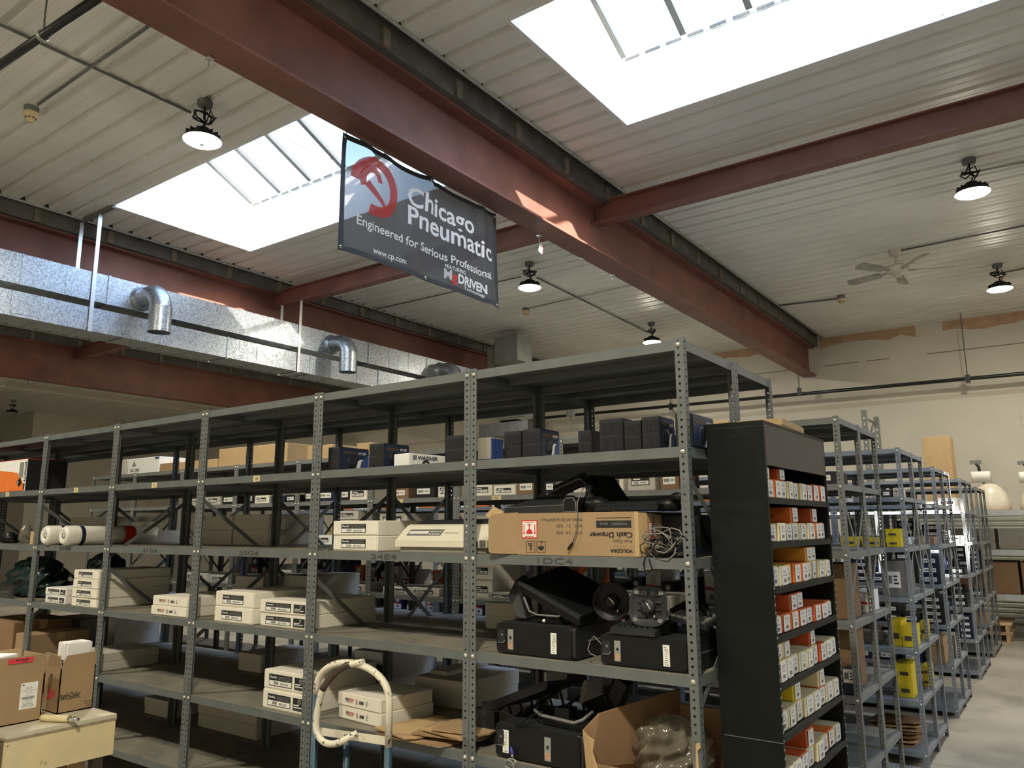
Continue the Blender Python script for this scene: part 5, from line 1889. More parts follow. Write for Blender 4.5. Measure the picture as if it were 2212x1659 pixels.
def crumple(c, rx, ry, rz, mt, seed, amp=.18, n=26):
    """crumpled film mass"""
    rr = random.Random(seed)
    ks = [(2 * rr.randint(1, 9), rr.uniform(2, 16), rr.uniform(0, 6), rr.uniform(.3, 1)) for _ in range(11)]
    vs, fs = [], []
    m_ = n * 2
    for j in range(n + 1):
        th = pi * j / n
        for i in range(m_):
            ph = 2 * pi * i / m_
            f = 1
            for a, b, s, g in ks:
                f += amp * g / 3 * (1 - abs(sin(a * ph / 2 + s + b * th * .5)) * 2) * sin(th)
            vs.append((c[0] + rx * f * sin(th) * cos(ph), c[1] + ry * f * sin(th) * sin(ph), max(c[2] - rz * .55, c[2] + rz * f * cos(th))))
    for j in range(n):
        for i in range(m_):
            fs.append((j * m_ + i, j * m_ + (i + 1) % m_, (j + 1) * m_ + (i + 1) % m_, (j + 1) * m_ + i))
    return MB().add(vs, fs, mt, True)


cx = (xa + xb) / 2 + .05
single('plastic_bag', crumple((cx, 2.575, zb + .075), .150, .115, .120, film_m, 4, .20, 44), 'crumpled clear plastic bag stuffed in the torn kraft box', 'bag')

# flattened cardboard sheets
rr = random.Random(11)
for k, (px, py, w, d, rz, lb) in enumerate(((925, 1600, .36, .30, .04, 'lowest flattened cardboard sheet of the loose pile'), (900, 1592, .26, .32, -.22, 'flattened cardboard sheet second from below in the loose pile'), (975, 1598, .30, .26, .16, 'flattened cardboard sheet in the middle of the loose pile'), (990, 1590, .26, .22, -.12, 'flattened cardboard sheet second from the top of the loose pile'), (1000, 1574, .24, .20, .20, 'topmost flattened cardboard sheet of the loose pile'))):
    c = at(px, py, Y=2.50)
    zc_ = z4 + .0012 + .011 * k
    b = MB()
    b.prism([(-w / 2, -d / 2, 0), (w / 2 - .03, -d / 2 - .01, .002), (w / 2, -d / 2 + .03, .002), (w / 2, d / 2, 0), (-w / 2 + .02, d / 2, 0), (-w / 2, d / 2 - .04, 0)], (0, 0, .006), card_lt if k % 2 else card)
    b.prism([(-w / 2 + .01, -d / 2 - .002, .001), (w / 2 - .04, -d / 2 - .012, .003), (w / 2 - .04, -d / 2 - .0105, .003), (-w / 2 + .01, -d / 2 - .0005, .001)], (0, 0, .004), card_in)
    o = put('cardboard_sheet', b.mesh('cardboard_sheet'), None, (c.x + .06 * 0, 2.535 + .012 * (k % 3), zc_), (0, 0, rz))
    tag(o, lb, 'cardboard', 'flattened cardboard on the fifth shelf')

# rolls end-on
for k, (px, py, r, ln, lb) in enumerate(((97, 1159, .062, .40, 'white wrapped roll nearest the far end of the third shelf'), (137, 1158, .060, .44, 'white wrapped roll with blue band, in front of the double post'))):
    y = 2.385 - .01 * k
    c = at(px, py, Y=y)
    zc_ = zsh(1, 2) + r + .001
    t = thing('wrapped_roll', lb, 'roll', (c.x, y, zc_ - r), 'white rolls on the third shelf')
    part('roll', MB().lathe([(0, 0), (.016, .001), (.018, .010), (.03, -.004), (r * .8, -.006), (r, .012), (r, ln * .55), (r * .99, ln), (0, ln)], (c.x, y, zc_), roll_w, 28, 'y'), t)
    part('band', MB().lathe([(r + .0012, .085), (r + .0012, .110)], (c.x, y, zc_), navy_c, 28, 'y'), t)
    part('core', MB().lathe([(.012, -.0005), (.017, -.002), (.017, .004), (.012, .004)], (c.x, y, zc_), grey_pl, 16, 'y'), t)
    pg = MB()
    for j in range(2):
        for i in range(5):
            a0 = pi * .30
            for q in range(4):
                pass
    if k == 1:
        part('end_label', MB().lathe([(r + .0014, ln - .075), (r + .0014, ln - .005)], (c.x, y, zc_), red_c, 28, 'y'), t)

# green film heap
gx = at(95, 1245, Y=2.5).x
zb = zsh(1, 3)
single('plastic_film', crumple((-5.30, 2.735, zb + .118), .225, .105, .20, green_bag, 9, .22, 34), 'dark green glossy plastic film heaped behind the stack of four white boxes', 'plastic film')
single('plastic_film', crumple((-6.03, 2.63, zb + .105), .35, .165, .17, green_bag, 14, .22, 34), 'dark green glossy plastic film heaped at the far end beyond the post', 'plastic film')

# red and white power tool carton in the sixth bay
y0 = 2.442
zb = zsh(1, 1)
xa, xb = at(-60, 1040, Y=y0).x, min(-5.63, at(56, 1040, Y=y0).x)
h = at(30, 994, Y=y0).z - zb
d = .27
o = carton('tool_box', 'white and orange tool carton with black side at the far end, second shelf', 'box', (xa + xb) / 2, y0, zb, xb - xa, d, h, white_b, 'plain', [], None, 0, side=black_c, top=red_c)
w = xb - xa
g = MB()
g.prism([(w * .5 - w * .62, -.0022, .004), (w * .5 - .012, -.0022, .004), (w * .5 - .05, -.0022, h * .30), (w * .5 - .14, -.0022, h * .58), (w * .5 - w * .60, -.0022, h * .75)], (0, .0006, 0), orange_c)
g.box(w * .5 - .036, w * .5 - .010, -.0026, -.0020, h * .30, h * .90, ink)
g.text('RIDGID', (w * .5 - .014, -.0030, h * .34), (0, 0, 1), (-1, 0, 0), .016, label_w, bold=.03, width=h * .52)
g.box(w * .5 - .033, w * .5 - .014, -.0028, -.0020, h * .06, h * .24, ink)
g.box(w * .5 - .115, w * .5 - .055, -.0027, -.0020, h * .42, h * .90, hvac_m)
g.lathe([(.0, -.006), (.022, -.005), (.03, 0)], (w * .5 - .095, -.002, h * .28), black_pl, 16, 'y')
g.lathe([(.0, -.010), (.013, -.009), (.014, 0)], (w * .5 - .110, -.002, h * .28), chrome, 12, 'y')
put('printed_face', g.mesh('printed_face'), o)

# small things on the sixth bay's third shelf
zb = zsh(1, 2) + .0008
c = at(68, 1165, Y=2.43)
carton('cardboard_box', 'small orange brown cardboard box beside the clear bag, third shelf far end', 'box', c.x, 2.43, zb, .045, .06, .088, card_lt, 'plain', [], None, 0, top=card_dk)
c = at(45, 1160, Y=2.47)
single('plastic_bag', crumple((c.x, 2.50, zb + .060), .05, .045, .082, film_m, 21, .25, 16), 'upright clear plastic bag beside the small cardboard box', 'bag')
c = at(12, 1168, Y=2.46)
single('glove', crumple((c.x - .03, 2.50, zb + .032), .085, .06, .05, black_pl, 23, .25, 16), 'crumpled black work glove at the far end of the third shelf', 'glove')
c = at(22, 1280, Y=2.43)
t = thing('wire_basket', 'dark wire basket at the far end of the fourth shelf', 'basket', (c.x - .03, 2.40, zsh(1, 3)))
zb = zsh(1, 3) + .001
bk = MB()
for k in range(9):
    for dr in (-1, 1):
        a_ = c.x - .20 + .028 * k
        bk.tube([(a_, 2.435, zb), (a_ + dr * .028, 2.435, zb + .075)], .0018, dark_pl, 5)
bk.tube([(c.x - .22, 2.435, zb + .077), (c.x + .05, 2.435, zb + .077)], .003, dark_pl, 6)
bk.tube([(c.x - .22, 2.435, zb + .003), (c.x + .05, 2.435, zb + .003)], .003, dark_pl, 6)
part('mesh', bk, t)
# cartons low down in the far bays
for (a, b, c_, sh, mt_, lb) in ((-40, 30, 1340, 4, card_dk, 'dark cardboard box low in the sixth bay behind the bench cartons'), (34, 92, 1372, 4, card, 'open kraft box low in the sixth bay beside the post')):
    stack(a, b, c_, 1, sh, 2.44, .38, 1, mt_, (), lb, '', 'cardboard_box', 'box', None, 'tape')

# ============================================================ HAND TRUCK
YT = 2.20
t = thing('hand_truck', 'hand truck with chipped white looped handle and blue rails before the rack', 'hand truck', (at(760, 1600, Y=YT).x, YT, 0))
R_T = .0135
lx, rx = at(681, 1560, Y=YT).x, at(840, 1560, Y=YT).x
zt = at(765, 1433, Y=YT).z
za = at(840, 1520, Y=YT).z
loop = [Vector((rx, YT, at(843, 1615, Y=YT).z))]
loop.append(Vector((rx, YT, za)))
cxm, hw, hh = (lx + rx) / 2, (rx - lx) / 2, zt - za
for k in range(1, 20):
    a = pi * k / 20
    loop.append(Vector((cxm + hw * cos(a), YT, za + hh * (sin(a) ** .85))))
zl = at(685, 1500, Y=YT).z
loop.append(Vector((lx, YT, zl)))
part('loop_handle', MB().tube(loop, R_T, chip_white, 14), t)
grip = [at(*q, Y=YT - .055) for q in ((764, 1434), (735, 1441), (712, 1462), (697, 1490), (688, 1525), (683, 1560), (686, 1585), (700, 1603), (720, 1607), (742, 1600), (757, 1588))]
grip = [Vector((g.x, YT - .055 + .05 * (1 - min(1, k / 3)), g.z)) for k, g in enumerate(grip)]
grip[-1].y = YT - .02
sm_ = []
for i in range(len(grip) - 1):
    p0, p1, p2, p3 = grip[max(i - 1, 0)], grip[i], grip[i + 1], grip[min(i + 2, len(grip) - 1)]
    for s in range(4):
        u = s / 4
        sm_.append(.5 * ((2 * p1) + (-p0 + p2) * u + (2 * p0 - 5 * p1 + 4 * p2 - p3) * u * u + (-p0 + 3 * p1 - 3 * p2 + p3) * u ** 3))
sm_.append(grip[-1])
part('grip', MB().tube(sm_, R_T * .95, chip_white, 14), t)
part('worn_patch', MB().tube([p + Vector((0, -.0006, 0)) for p in sm_[3:13]], R_T * .97, worn_brown, 14), t)
zc1, zc0 = at(762, 1582, Y=YT).z, at(762, 1600, Y=YT).z
part('cross_plate', MB().prism([(lx + .005, YT - .003, at(690, 1572, Y=YT).z), (rx, YT - .003, at(840, 1592, Y=YT).z), (rx, YT - .003, at(840, 1611, Y=YT).z), (lx + .005, YT - .003, at(690, 1588, Y=YT).z)], (0, .005, 0), plain_white), t)
for k, x_ in enumerate((lx, rx)):
    ztop = zl if k == 0 else loop[0].z
    part('rail', MB().tube([(x_, YT, ztop), (x_, YT, .14), (x_, YT - .02, .03)], R_T * 1.12, blue_paint, 14), t)
part('rail', MB().tube([(at(755, 1600, Y=YT).x, YT - .012, zc1 - .01), (at(745, 1659, Y=YT).x, YT, .10)], R_T, blue_paint, 12), t, 'greenish centre rail')
part('toe_plate', MB().box(lx - .04, rx + .04, YT - .20, YT + .005, .012, .020, blue_paint), t)
part('axle', MB().cyl((lx - .09, YT + .08, .12), (rx + .09, YT + .08, .12), .010, emt, 10).bar((lx, YT, .20), (lx, YT + .08, .12), .02, .02, blue_paint).bar((rx, YT, .20), (rx, YT + .08, .12), .02, .02, blue_paint), t)
for s, x_ in ((-1, lx - .07), (1, rx + .07)):
    part('wheel', MB().lathe([(.02, -.022), (.06, -.022), (.085, -.030), (.118, -.022), (.120, 0), (.118, .022), (.085, .030), (.06, .022), (.02, .022)], (x_, YT + .08, .121), black_pl, 26, 'x'), t)

# ================================================================ BENCH
ZB = .93
C_ = at(250, 1541, Z=ZB)
N_ = at(16, 1590, Z=ZB)
bx1 = (C_.x + N_.x) / 2
by0, by1 = N_.y, C_.y
t = thing('workbench', 'cream painted wooden bench end with pale top at the nearest corner', 'bench', (bx1 - .5, (by0 + by1) / 2, 0))
part('top', MB().box(bx1 - 1.1, bx1, by0, by1, ZB - .014, ZB, bench_t).box(bx1 - 1.1, bx1 + .001, by0 - .001, by1 + .001, ZB - .022, ZB - .014, wood_pale), t)
part('drawer_front', MB().box(bx1 - .018, bx1 - .002, by0 + .002, by1 - .002, ZB - .155, ZB - .022, bench_y), t)
part('side', MB().box(bx1 - 1.1, bx1 - .018, by0 + .002, by0 + .018, ZB - .155, ZB - .022, bench_s).box(bx1 - 1.1, bx1 - .018, by1 - .018, by1 - .002, ZB - .155, ZB - .022, bench_s), t)
part('underside', MB().box(bx1 - 1.1, bx1 - .018, by0 + .018, by1 - .018, ZB - .155, ZB - .145, bench_s), t)
for x_ in (bx1 - .06, bx1 - 1.05):
    for y_ in (by0 + .02, by1 - .06):
        part('leg', MB().box(x_ - .02, x_ + .02, y_, y_ + .04, 0, ZB - .156, bench_s), t)
part('lower_shelf', MB().box(bx1 - 1.08, bx1 - .03, by0 + .02, by1 - .02, .55, .57, bench_s), t)
# carton with the red shipping label
p1 = at(87, 1555, Z=ZB)
fx = p1.x
y1 = p1.y
y0 = y1 - .32
zt = at(92, 1412, X=fx).z
t = thing('cardboard_box', 'open kraft carton with red label and white sticker on the bench', 'box', (fx - .12, y0 + .16, ZB))
zb = ZB + .001
th = .004
bx = MB()
zf = zb + (zt - zb) * .70
bx.box(fx - th, fx, y0, y1, zb, zf, card)
bx.box(fx - .22, fx - .22 + th, y0, y1, zb, zf, card)
bx.box(fx - .22, fx, y1 - th, y1, zb, zf, card)
bx.box(fx - .22, fx, y0, y0 + th, zb, zf, card)
bx.box(fx - .22, fx, y0, y1, zb, zb + th, card)
part('body', bx, t)
part('flap', MB().prism([(fx, y0, zf), (fx, y1, zf), (fx + .004, y1, zt), (fx + .004, y0, zt)], (-.004, 0, 0), card), t)
part('flap', MB().prism([(fx, y1, zf), (fx - .22, y1, zf), (fx - .22, y1 + .012, zt - .01), (fx + .0, y1 + .012, zt - .01)], (0, -.004, 0), card), t)
part('flap', MB().prism([(fx - .22, y0, zf), (fx - .22, y1, zf), (fx - .235, y1, zt), (fx - .235, y0, zt)], (.004, 0, 0), card_lt), t)
ra, rb = at(17, 1436, X=fx + .004), at(73, 1418, X=fx + .004)
rl = MB().box(fx + .0045, fx + .0055, ra.y, rb.y, ra.z, rb.z, red_tape)
for f0, f1, g0, g1 in ((.30, .38, .52, .76), (.39, .47, .52, .74), (.48, .58, .53, .77), (.59, .67, .52, .75), (.68, .80, .53, .76), (.55, .63, .16, .34), (.65, .74, .16, .34)):
    rl.box(fx + .0055, fx + .0059, ra.y + (rb.y - ra.y) * f0, ra.y + (rb.y - ra.y) * f1, ra.z + (rb.z - ra.z) * g0, ra.z + (rb.z - ra.z) * g1, ink)
part('label', rl, t, 'red printed label')
wa, wb_ = at(40, 1534, X=fx), at(83, 1471, X=fx)
wl_ = MB().box(fx, fx + .0008, wa.y, wb_.y, wa.z, wb_.z, label_w)
W_, H_ = wb_.y - wa.y, wb_.z - wa.z


def wt(s, fy, fz, fh, fw):
    wl_.text(s, (fx + .0009, wa.y + W_ * fy, wa.z + H_ * fz), (0, 1, 0), (0, 0, 1), H_ * fh, ink, width=W_ * fw)


wt('SG-8', .32, .76, .055, .34)
wt('SIL-GLYDE LUBRICANT', .06, .68, .035, .88)
wt('TUBE 8 OZ', .28, .58, .035, .44)
wt('Quantity: 12', .28, .49, .03, .44)
rr = random.Random(2)
yy = wa.y + W_ * .14
while yy < wa.y + W_ * .84:
    q = W_ * (.008 + .02 * rr.random())
    wl_.box(fx + .0008, fx + .0011, yy, yy + q, wa.z + H_ * .36, wa.z + H_ * .46, ink)
    yy += q + W_ * (.008 + .018 * rr.random())
for k, z_ in enumerate((.30, .22, .17, .12, .07)):
    wl_.box(fx + .0008, fx + .0011, wa.y + W_ * (.2 - .02 * k), wa.y + W_ * (.75 + .03 * k), wa.z + H_ * z_, wa.z + H_ * (z_ + .018), ink_grey)
wl_.prism([(fx + .0009, wa.y + W_ * .06, wa.z + H_ * .90), (fx + .0009, wa.y + W_ * .22, wa.z + H_ * .90), (fx + .0009, wa.y + W_ * .14, wa.z + H_ * .96)], (.0003, 0, 0), ink)
part('label', wl_, t, 'white printed label')
# white packs poking out of it
carton('parts_carton', 'white carton end poking out of the open kraft carton on the bench', 'box', fx - .12, y0 + .12, zb + .006, .12, .14, (zt - zb) * .95, white_b, 'tuck', [], None, .5)
# taller printed carton
p2, p3 = at(209, 1532, Z=ZB), at(113, 1541, Z=ZB)
fx2 = (p2.x + p3.x) / 2
y0, y1 = p3.y, p2.y
zt = at(209, 1406, X=fx2).z
zf = at(115, 1447, X=fx2).z
t = thing('cardboard_box', 'kraft carton with slanted dark lettering at the far end of the bench', 'box', (fx2 - .06, (y0 + y1) / 2, ZB))
dp = .135
bx = MB()
bx.box(fx2 - th, fx2, y0, y1, zb, zf, card)
bx.box(fx2 - dp, fx2 - dp + th, y0, y1, zb, zf, card)
bx.box(fx2 - dp, fx2, y0, y0 + th, zb, zf, card)
bx.box(fx2 - dp, fx2, y1 - th, y1, zb, zf, card)
bx.box(fx2 - dp, fx2, y0, y1, zb, zb + th, card)
part('body', bx, t)
part('flap', MB().prism([(fx2, y0 + .004, zf), (fx2, y1, zf), (fx2 + .003, y1 - .002, zt), (fx2 + .003, y0 + .02, zt - .004), (fx2 + .001, y0 + .008, zf + .02)], (-.004, 0, 0), card), t)
part('flap', MB().prism([(fx2 - dp, y0, zf), (fx2, y0, zf), (fx2 - .01, y0 - .006, zf + .05), (fx2 - dp + .01, y0 - .006, zf + .055)], (0, .004, 0), card), t)
la = at(123, 1511, X=fx2)
lb_ = at(174, 1497, X=fx2)
tx = MB().text('Dupli-Color', (fx2 + .0005, la.y, la.z), (0, 1, 0), (0, 0, 1), .020, ink_soft, bold=.03, shear=.3, width=lb_.y - la.y)
tx.box(fx2, fx2 + .0006, la.y, lb_.y, la.z - .006, la.z - .003, ink_soft)
for k in range(3):
    q = at(203, 1511 + 5 * k, X=fx2)
    tx.box(fx2, fx2 + .0006, q.y - .045 + .006 * k, q.y, q.z - .0012, q.z + .0012, ink_soft)
q = at(205, 1525, X=fx2)
tx.box(fx2, fx2 + .0006, q.y - .065, q.y, q.z - .001, q.z + .001, ink_soft)
part('lettering', tx, t)
for dx in (-.018, -.006):
    ar = MB()
    for q_ in (0,):
        zc_ = zb + (zf - zb) * .62
        ar.box(fx2 - dp * .5 + dx, fx2 - dp * .5 + dx + .004, y0 - .0006, y0, zc_, zc_ + .035, ink_soft)
        ar.prism([(fx2 - dp * .5 + dx - .004, y0 - .0006, zc_ + .032), (fx2 - dp * .5 + dx + .008, y0 - .0006, zc_ + .032), (fx2 - dp * .5 + dx + .002, y0 - .0006, zc_ + .044)], (0, .0006, 0), ink_soft)
    part('arrow_mark', ar, t)
part('sticker', MB().prism([(fx2 - dp * .75, y0 - .001, zb + .045), (fx2 - dp * .30, y0 - .001, zb + .060), (fx2 - dp * .25, y0 - .001, zb + .085), (fx2 - dp * .6, y0 - .001, zb + .095)], (0, .0008, 0), red_tape), t, 'torn red sticker')
q = at(100, 1395, X=fx2 - .03)
carton('parts_carton', 'white carton with black label standing in the lettered kraft carton', 'box', fx2 - .068, y0 + .03, zb + .006, .085, .10, at(105, 1393, X=fx2 - .03).z - zb - .01, white_b, 'plain', [('rotor', .012, (zt - zb) * .66, .06, .045)], None, 0)
ps = MB()
for k in range(2):
    base = Vector((fx2 - .03 - .045 * k, 0, 0))
    pts = [(base.x, y0 + (y1 - y0) * .15, zf - .03), (base.x - .008, y0 + (y1 - y0) * .5, zf - .03), (base.x, y1 - .008, zf - .03)]
    tops = [at(128, 1392 - 4 * k, X=base.x).z, at(160, 1385, X=base.x).z, at(212, 1384 - k, X=base.x).z]
    for i in range(2):
        a, b = pts[i], pts[i + 1]
        ps.prism([a, b, (b[0], b[1], tops[i + 1]), (a[0], a[1], tops[i])], (-.0015, 0, 0), paper_w)
single('paper_bag', ps, 'folded white paper sleeve rising out of the lettered kraft carton', 'paper')
# grease tube
A, B = at(90, 1546, Z=ZB + .022), at(150, 1549, Z=ZB + .022)
t = thing('grease_tube', 'yellow tube with silver nozzle lying on the bench between the cartons', 'tube', A)
r_ = .013
e = (B - A).normalized()
A.z = B.z = ZB + r_ + .002
part('tube', MB().tube([A, A + (B - A) * .15, A + (B - A) * .6, B], r_, cream_c, 14, True, [r_ * .9, r_, r_, r_ * .95]), t)
part('nozzle', MB().tube([B, B + e * .02, B + e * .024, B + e * .042], r_, chrome, 12, True, [r_ * .95, r_ * .8, r_ * .5, r_ * .45]), t)
# things on the bench's lower shelf
zb = .571
for k, (y_, h_, mt_, lb) in enumerate(((by0 + .075, .20, white_b, 'white packet on the lower shelf of the bench, nearest'), (by0 + .175, .17, paper_w, 'white carton on the lower shelf of the bench, middle'), (by0 + .275, .19, card_lt, 'kraft packet with white tag on the lower shelf of the bench'))):
    carton('packet', lb, 'packet', bx1 - .075, y_ + .03, zb, .07, .11, h_, mt_, 'plain', [('small', .012, h_ * .4, .045, .06)], 'packets under the bench', pi / 2 + .1 * (k - 1))
# ====================================================== BLACK FILTER DISPLAY
DXF, DXB = -.806, -1.0045
DY0, DY1 = 2.56, 3.335
DZ = at(1600, 911, Y=DY0).z
t = thing('display_shelf', 'tall black shelf display full of filter boxes at the rack end', 'display', ((DXF + DXB) / 2, DY0, 0))
th = .012
part('side_panel', MB().box(DXB, DXF, DY0, DY0 + th, 0, DZ, disp_blk).cyl((DXF - .10, DY0 - .001, DZ - .045), (DXF - .10, DY0, DZ - .045), .004, ink, 10).box(DXB, DXF, DY0 - .0012, DY0, DZ - .020, DZ - .018, ink), t)
part('side_panel', MB().box(DXB, DXF, DY1 - th, DY1, 0, DZ, disp_blk), t)
part('back_panel', MB().box(DXB, DXB + .006, DY0 + th, DY1 - th, 0, DZ, disp_blk), t)
part('top_panel', MB().box(DXB, DXF, DY0 + th, DY1 - th, DZ - .012, DZ, disp_blk), t)
zh0 = at(1680, 1008, X=DXF).z
part('header', MB().box(DXF - .012, DXF, DY0 + th, DY1 - th, zh0, DZ - .012, disp_head), t, 'plain scuffed header panel')
part('seam_line', MB().box(DXB + .01, DXF, DY0 - .001, DY0, at(1630, 1596, Y=DY0).z - .002, at(1630, 1596, Y=DY0).z, rack_mid), t)
sp = MB()
for y_ in (DY0 + .001, DY1 - .011):
    z = .1
    while z < at(1680, 1265, X=DXF).z:
        sp.box(DXF, DXF + .0008, y_ + .001, y_ + .009, z, z + .007, emt)
        z += .0255
part('slot_strip', sp, t)
SHZ = []
for a, b in (((1667, 1078), (1780, 1084)), ((1673, 1174), (1787, 1164)), ((1675, 1270), (1794, 1248)), ((1689, 1373), (1803, 1332)), ((1698, 1473), (1810, 1416)), ((1706, 1580), (1822, 1503)), (None, (1826, 1599))):
    zz = [at(*q, X=DXF).z for q in (a, b) if q]
    SHZ.append(sum(zz) / len(zz))
SHZ.append(SHZ[-1] - .205)
for z in SHZ:
    part('shelf', MB().box(DXB + .006, DXF - .001, DY0 + th, DY1 - th, z - .010, z, disp_blk).box(DXF - .001, DXF + .001, DY0 + th, DY1 - th, z - .018, z + .003, disp_blk), t)
CODE = {'w': ('white', white_c, cream_c), 'o': ('orange', orange_c, orange_c), 'c': ('cream', cream_c, cream_c), 'r': ('red orange', orange_d, orange_d), 'y': ('yellow', yellow_c, yellow_c), 'a': ('amber', amber_c, amber_c), 'd': ('brown orange', card_dk, orange_d)}
ROWS = [
    ('Wocccwrrr', {0: 'w', 2: 'd'}, .088),
    ('rcrwwwow', {3: 'o', 6: 'd'}, .084),
    ('wwyooccww', {5: 'a', 6: 'c'}, .090),
    ('wrorrrro', {2: 'd', 3: 'r'}, .080),
    ('wwwwccrww', {0: 'w', 1: 'c', 5: 'r'}, .088),
    ('wccwwrww', {2: 'y', 5: 'c'}, .088),
    ('wwdcwwow', {3: 'd'}, .084),
    ('oowcwwoc', {}, .090),
]
TX = ['35-41', '2-42', '41-22', 'FA-81']
SN = ['top', 'second', 'third', 'fourth', 'fifth', 'sixth', 'seventh', 'eighth']
rr = random.Random(31)
for si, (base, upper, h0) in enumerate(ROWS):
    n = len(base)
    sw = (DY1 - DY0 - 2 * th - .016) / n
    z = SHZ[si] + .0006
    hs = []
    for k, c in enumerate(base):
        cn, ms, mt_ = CODE[c.lower()]
        h = h0 * (1 + .06 * (rr.random() - .5)) * .74
        hs.append(h)
        w = sw * (.90 + .06 * rr.random())
        fx = DXF - .006 - .014 * rr.random()
        carton('filter_box', '%s filter box, %s from near end on the %s shelf of the black display' % (cn, ORD[k], SN[si]), 'box', fx, DY0 + th + .008 + sw * (k + .5), z, w, .165, h, ms, 'plain',
               [('filter', w * .14, h * .06, w * (.80 if c in 'ordwW' else .62), h * .88, TX[(k + si) % 4])], 'filter boxes in the black display', pi / 2 + .03 * (rr.random() - .5), side=mt_, top=mt_)
    for k, c in upper.items():
        cn, ms, mt_ = CODE[c]
        hb = max(hs[max(0, k - 1):k + 2])
        room = (SHZ[si - 1] - .022 if si else zh0) - z - hb - .004
        h = min(h0 * .68, room)
        w = sw * .88
        flat = h < .06
        carton('filter_box', 'upper %s filter box, %s column from near end, %s shelf of black display' % (cn, ORD[k], SN[si]), 'box', DXF - .010 - .012 * rr.random(), DY0 + th + .008 + sw * (k + .5), z + hb + .0012, w, .150, h, ms, 'plain',
               [('filter', w * .12, h * .06, w * .76, h * .88, TX[(k + 2) % 4])], 'filter boxes in the black display', pi / 2, side=mt_, top=mt_)
# opened lids on some boxes
for si, k, lb in ((0, 1, 'orange lid flap'),):
    pass
# kraft tray on the display's top
a, b = at(1597, 906, Y=2.80), at(1690, 893, Y=2.80)
carton('cardboard_box', 'flat kraft carton lying on top of the black display', 'box', -.915, 2.86, DZ, .165, .36, .040, card_lt, 'lid', [], None, .06)
carton('yellow_packet', 'small tan packet on the near corner of the black display top', 'packet', DXB + .045, 2.585, DZ, .05, .10, .012, card_lt, 'plain', [], None, .3)
# ================================================ BEHIND THE FRONT RACK
CN = {white_c: 'cream', white_b: 'white', grey_c: 'grey', card: 'kraft', card_lt: 'light kraft', card_dk: 'brown', navy_c: 'navy', blue_c: 'blue', black_c: 'black', orange_c: 'orange', yellow_c: 'yellow', red_c: 'red', amber_c: 'amber', cream_c: 'pale yellow'}


def fill(row, side, bay, shelf, kinds, n, hr, wr, seed, dr=(.22, .34), name='parts_carton', noun='parts carton', stackp=0.0, start=0.04, lab='number'):
    t, sh, x0, x1, y0, y1 = UNITS[(row, bay, side)]
    z = zsh(row, shelf)
    rr = random.Random(seed)
    x = x1 - .036 - start * rr.random()
    k = 0
    room = ZS[row][shelf - 1] - .025 - z if shelf else 9
    sd = 'far half' if side else 'near half'
    while k < n:
        w = rr.uniform(*wr)
        if x - w < x0 + .036:
            break
        mt = rr.choice(kinds)
        h = min(rr.uniform(*hr), room - .01)
        d = min(rr.uniform(*dr), (y1 - y0) - .05)
        m_ = 1
        while rr.random() < stackp and (m_ + 1) * h < room - .01:
            m_ += 1
        for q in range(m_):
            dark = mt in (navy_c, black_c, blue_c, card_dk, red_c)
            lk = lab if dark or lab != 'number' else 'small'
            if mt in (white_c, white_b, grey_c) and lab == 'number':
                lk = 'strip'
            if mt in (card, card_lt):
                lk = None
            labs = [(lk, w * .14, h * .28, w * .66, h * .44)] if lk else []
            if lk == 'oval':
                labs = [('oval', w * .06, h * .04, w * .88, h * .92)]
            lb = '%s %s, %s along%s, %s, %s, %s %s' % (CN[mt], noun, ORD[k], '' if m_ == 1 else (', %s of pile' % (ORD[q] if q else 'lowest')), SHNAME[shelf], BAYNAME[bay], ROWNAME[row], sd)
            carton(name, lb, 'box', x - w / 2, y0 + .034 + .02 * rr.random(), z + q * (h + .0004), w, d, h - .001, mt, rr.choice(('plain', 'lid', 'plain')), labs, 'boxes on the %s' % ROWNAME[row], .04 * (rr.random() - .5))
        x -= w + rr.uniform(.008, .07)
        k += 1


# top of the second row: kraft boxes and the white bag carton
ytop = ROWY[2][0] + .03
zt = ZS[2][0] + .0186
for (a, b, c, d, mt_, lb) in ((473, 530, 968, .30, card_lt, 'light kraft box on top of the second rack row, next to the low kraft box'), (541, 601, 961, .30, card_lt, 'light kraft box on top of the second rack row, middle of three'),
                              (606, 621, 957, .62, card_lt, 'long kraft box on top of the second rack row, end on, tallest'), (664, 719, 962, .30, card_lt, 'creased kraft box on top of the second rack row behind the post'),
                              (387, 468, 995, .30, card_lt, 'low kraft box on top of the second rack row'), (345, 386, 1000, .25, card, 'small kraft box in front of the white absorbent carton'),
                              (770, 803, 957, .30, card_lt, 'kraft box peeping above the dark pad boxes, second row top'), (258, 275, 993, .30, grey_c, 'grey carton next to the white absorbent carton, second row top')):
    x0, x1 = at(a, c + 10, Y=ytop).x, at(b, c + 10, Y=ytop).x
    h = at((a + b) / 2, c, Y=ytop).z - zt
    carton('cardboard_box', lb, 'box', (x0 + x1) / 2, ytop, zt, x1 - x0, d, max(.03, h), mt_, 'tape', [], 'boxes on top of the second rack row')
x0, x1 = at(277, 1000, Y=ytop).x, at(344, 1000, Y=ytop).x
h = at(310, 989, Y=ytop).z - zt
o = carton('absorbent_carton', 'bright white carton with small dark print on top of the second rack row', 'box', (x0 + x1) / 2, ytop, zt, x1 - x0, .35, h, white_b, 'plain')
w = x1 - x0
lt = MB().text('OIL DRI', (-w * .42, -.001, h * .12), (1, 0, 0), (0, 0, 1), h * .20, ink, bold=.02, width=w * .30)
lt.prism([(-w * .36, -.001, h * .45), (-w * .22, -.001, h * .50), (-w * .26, -.001, h * .66), (-w * .30, -.001, h * .84), (-w * .34, -.001, h * .66)], (0, .0006, 0), ink_grey)
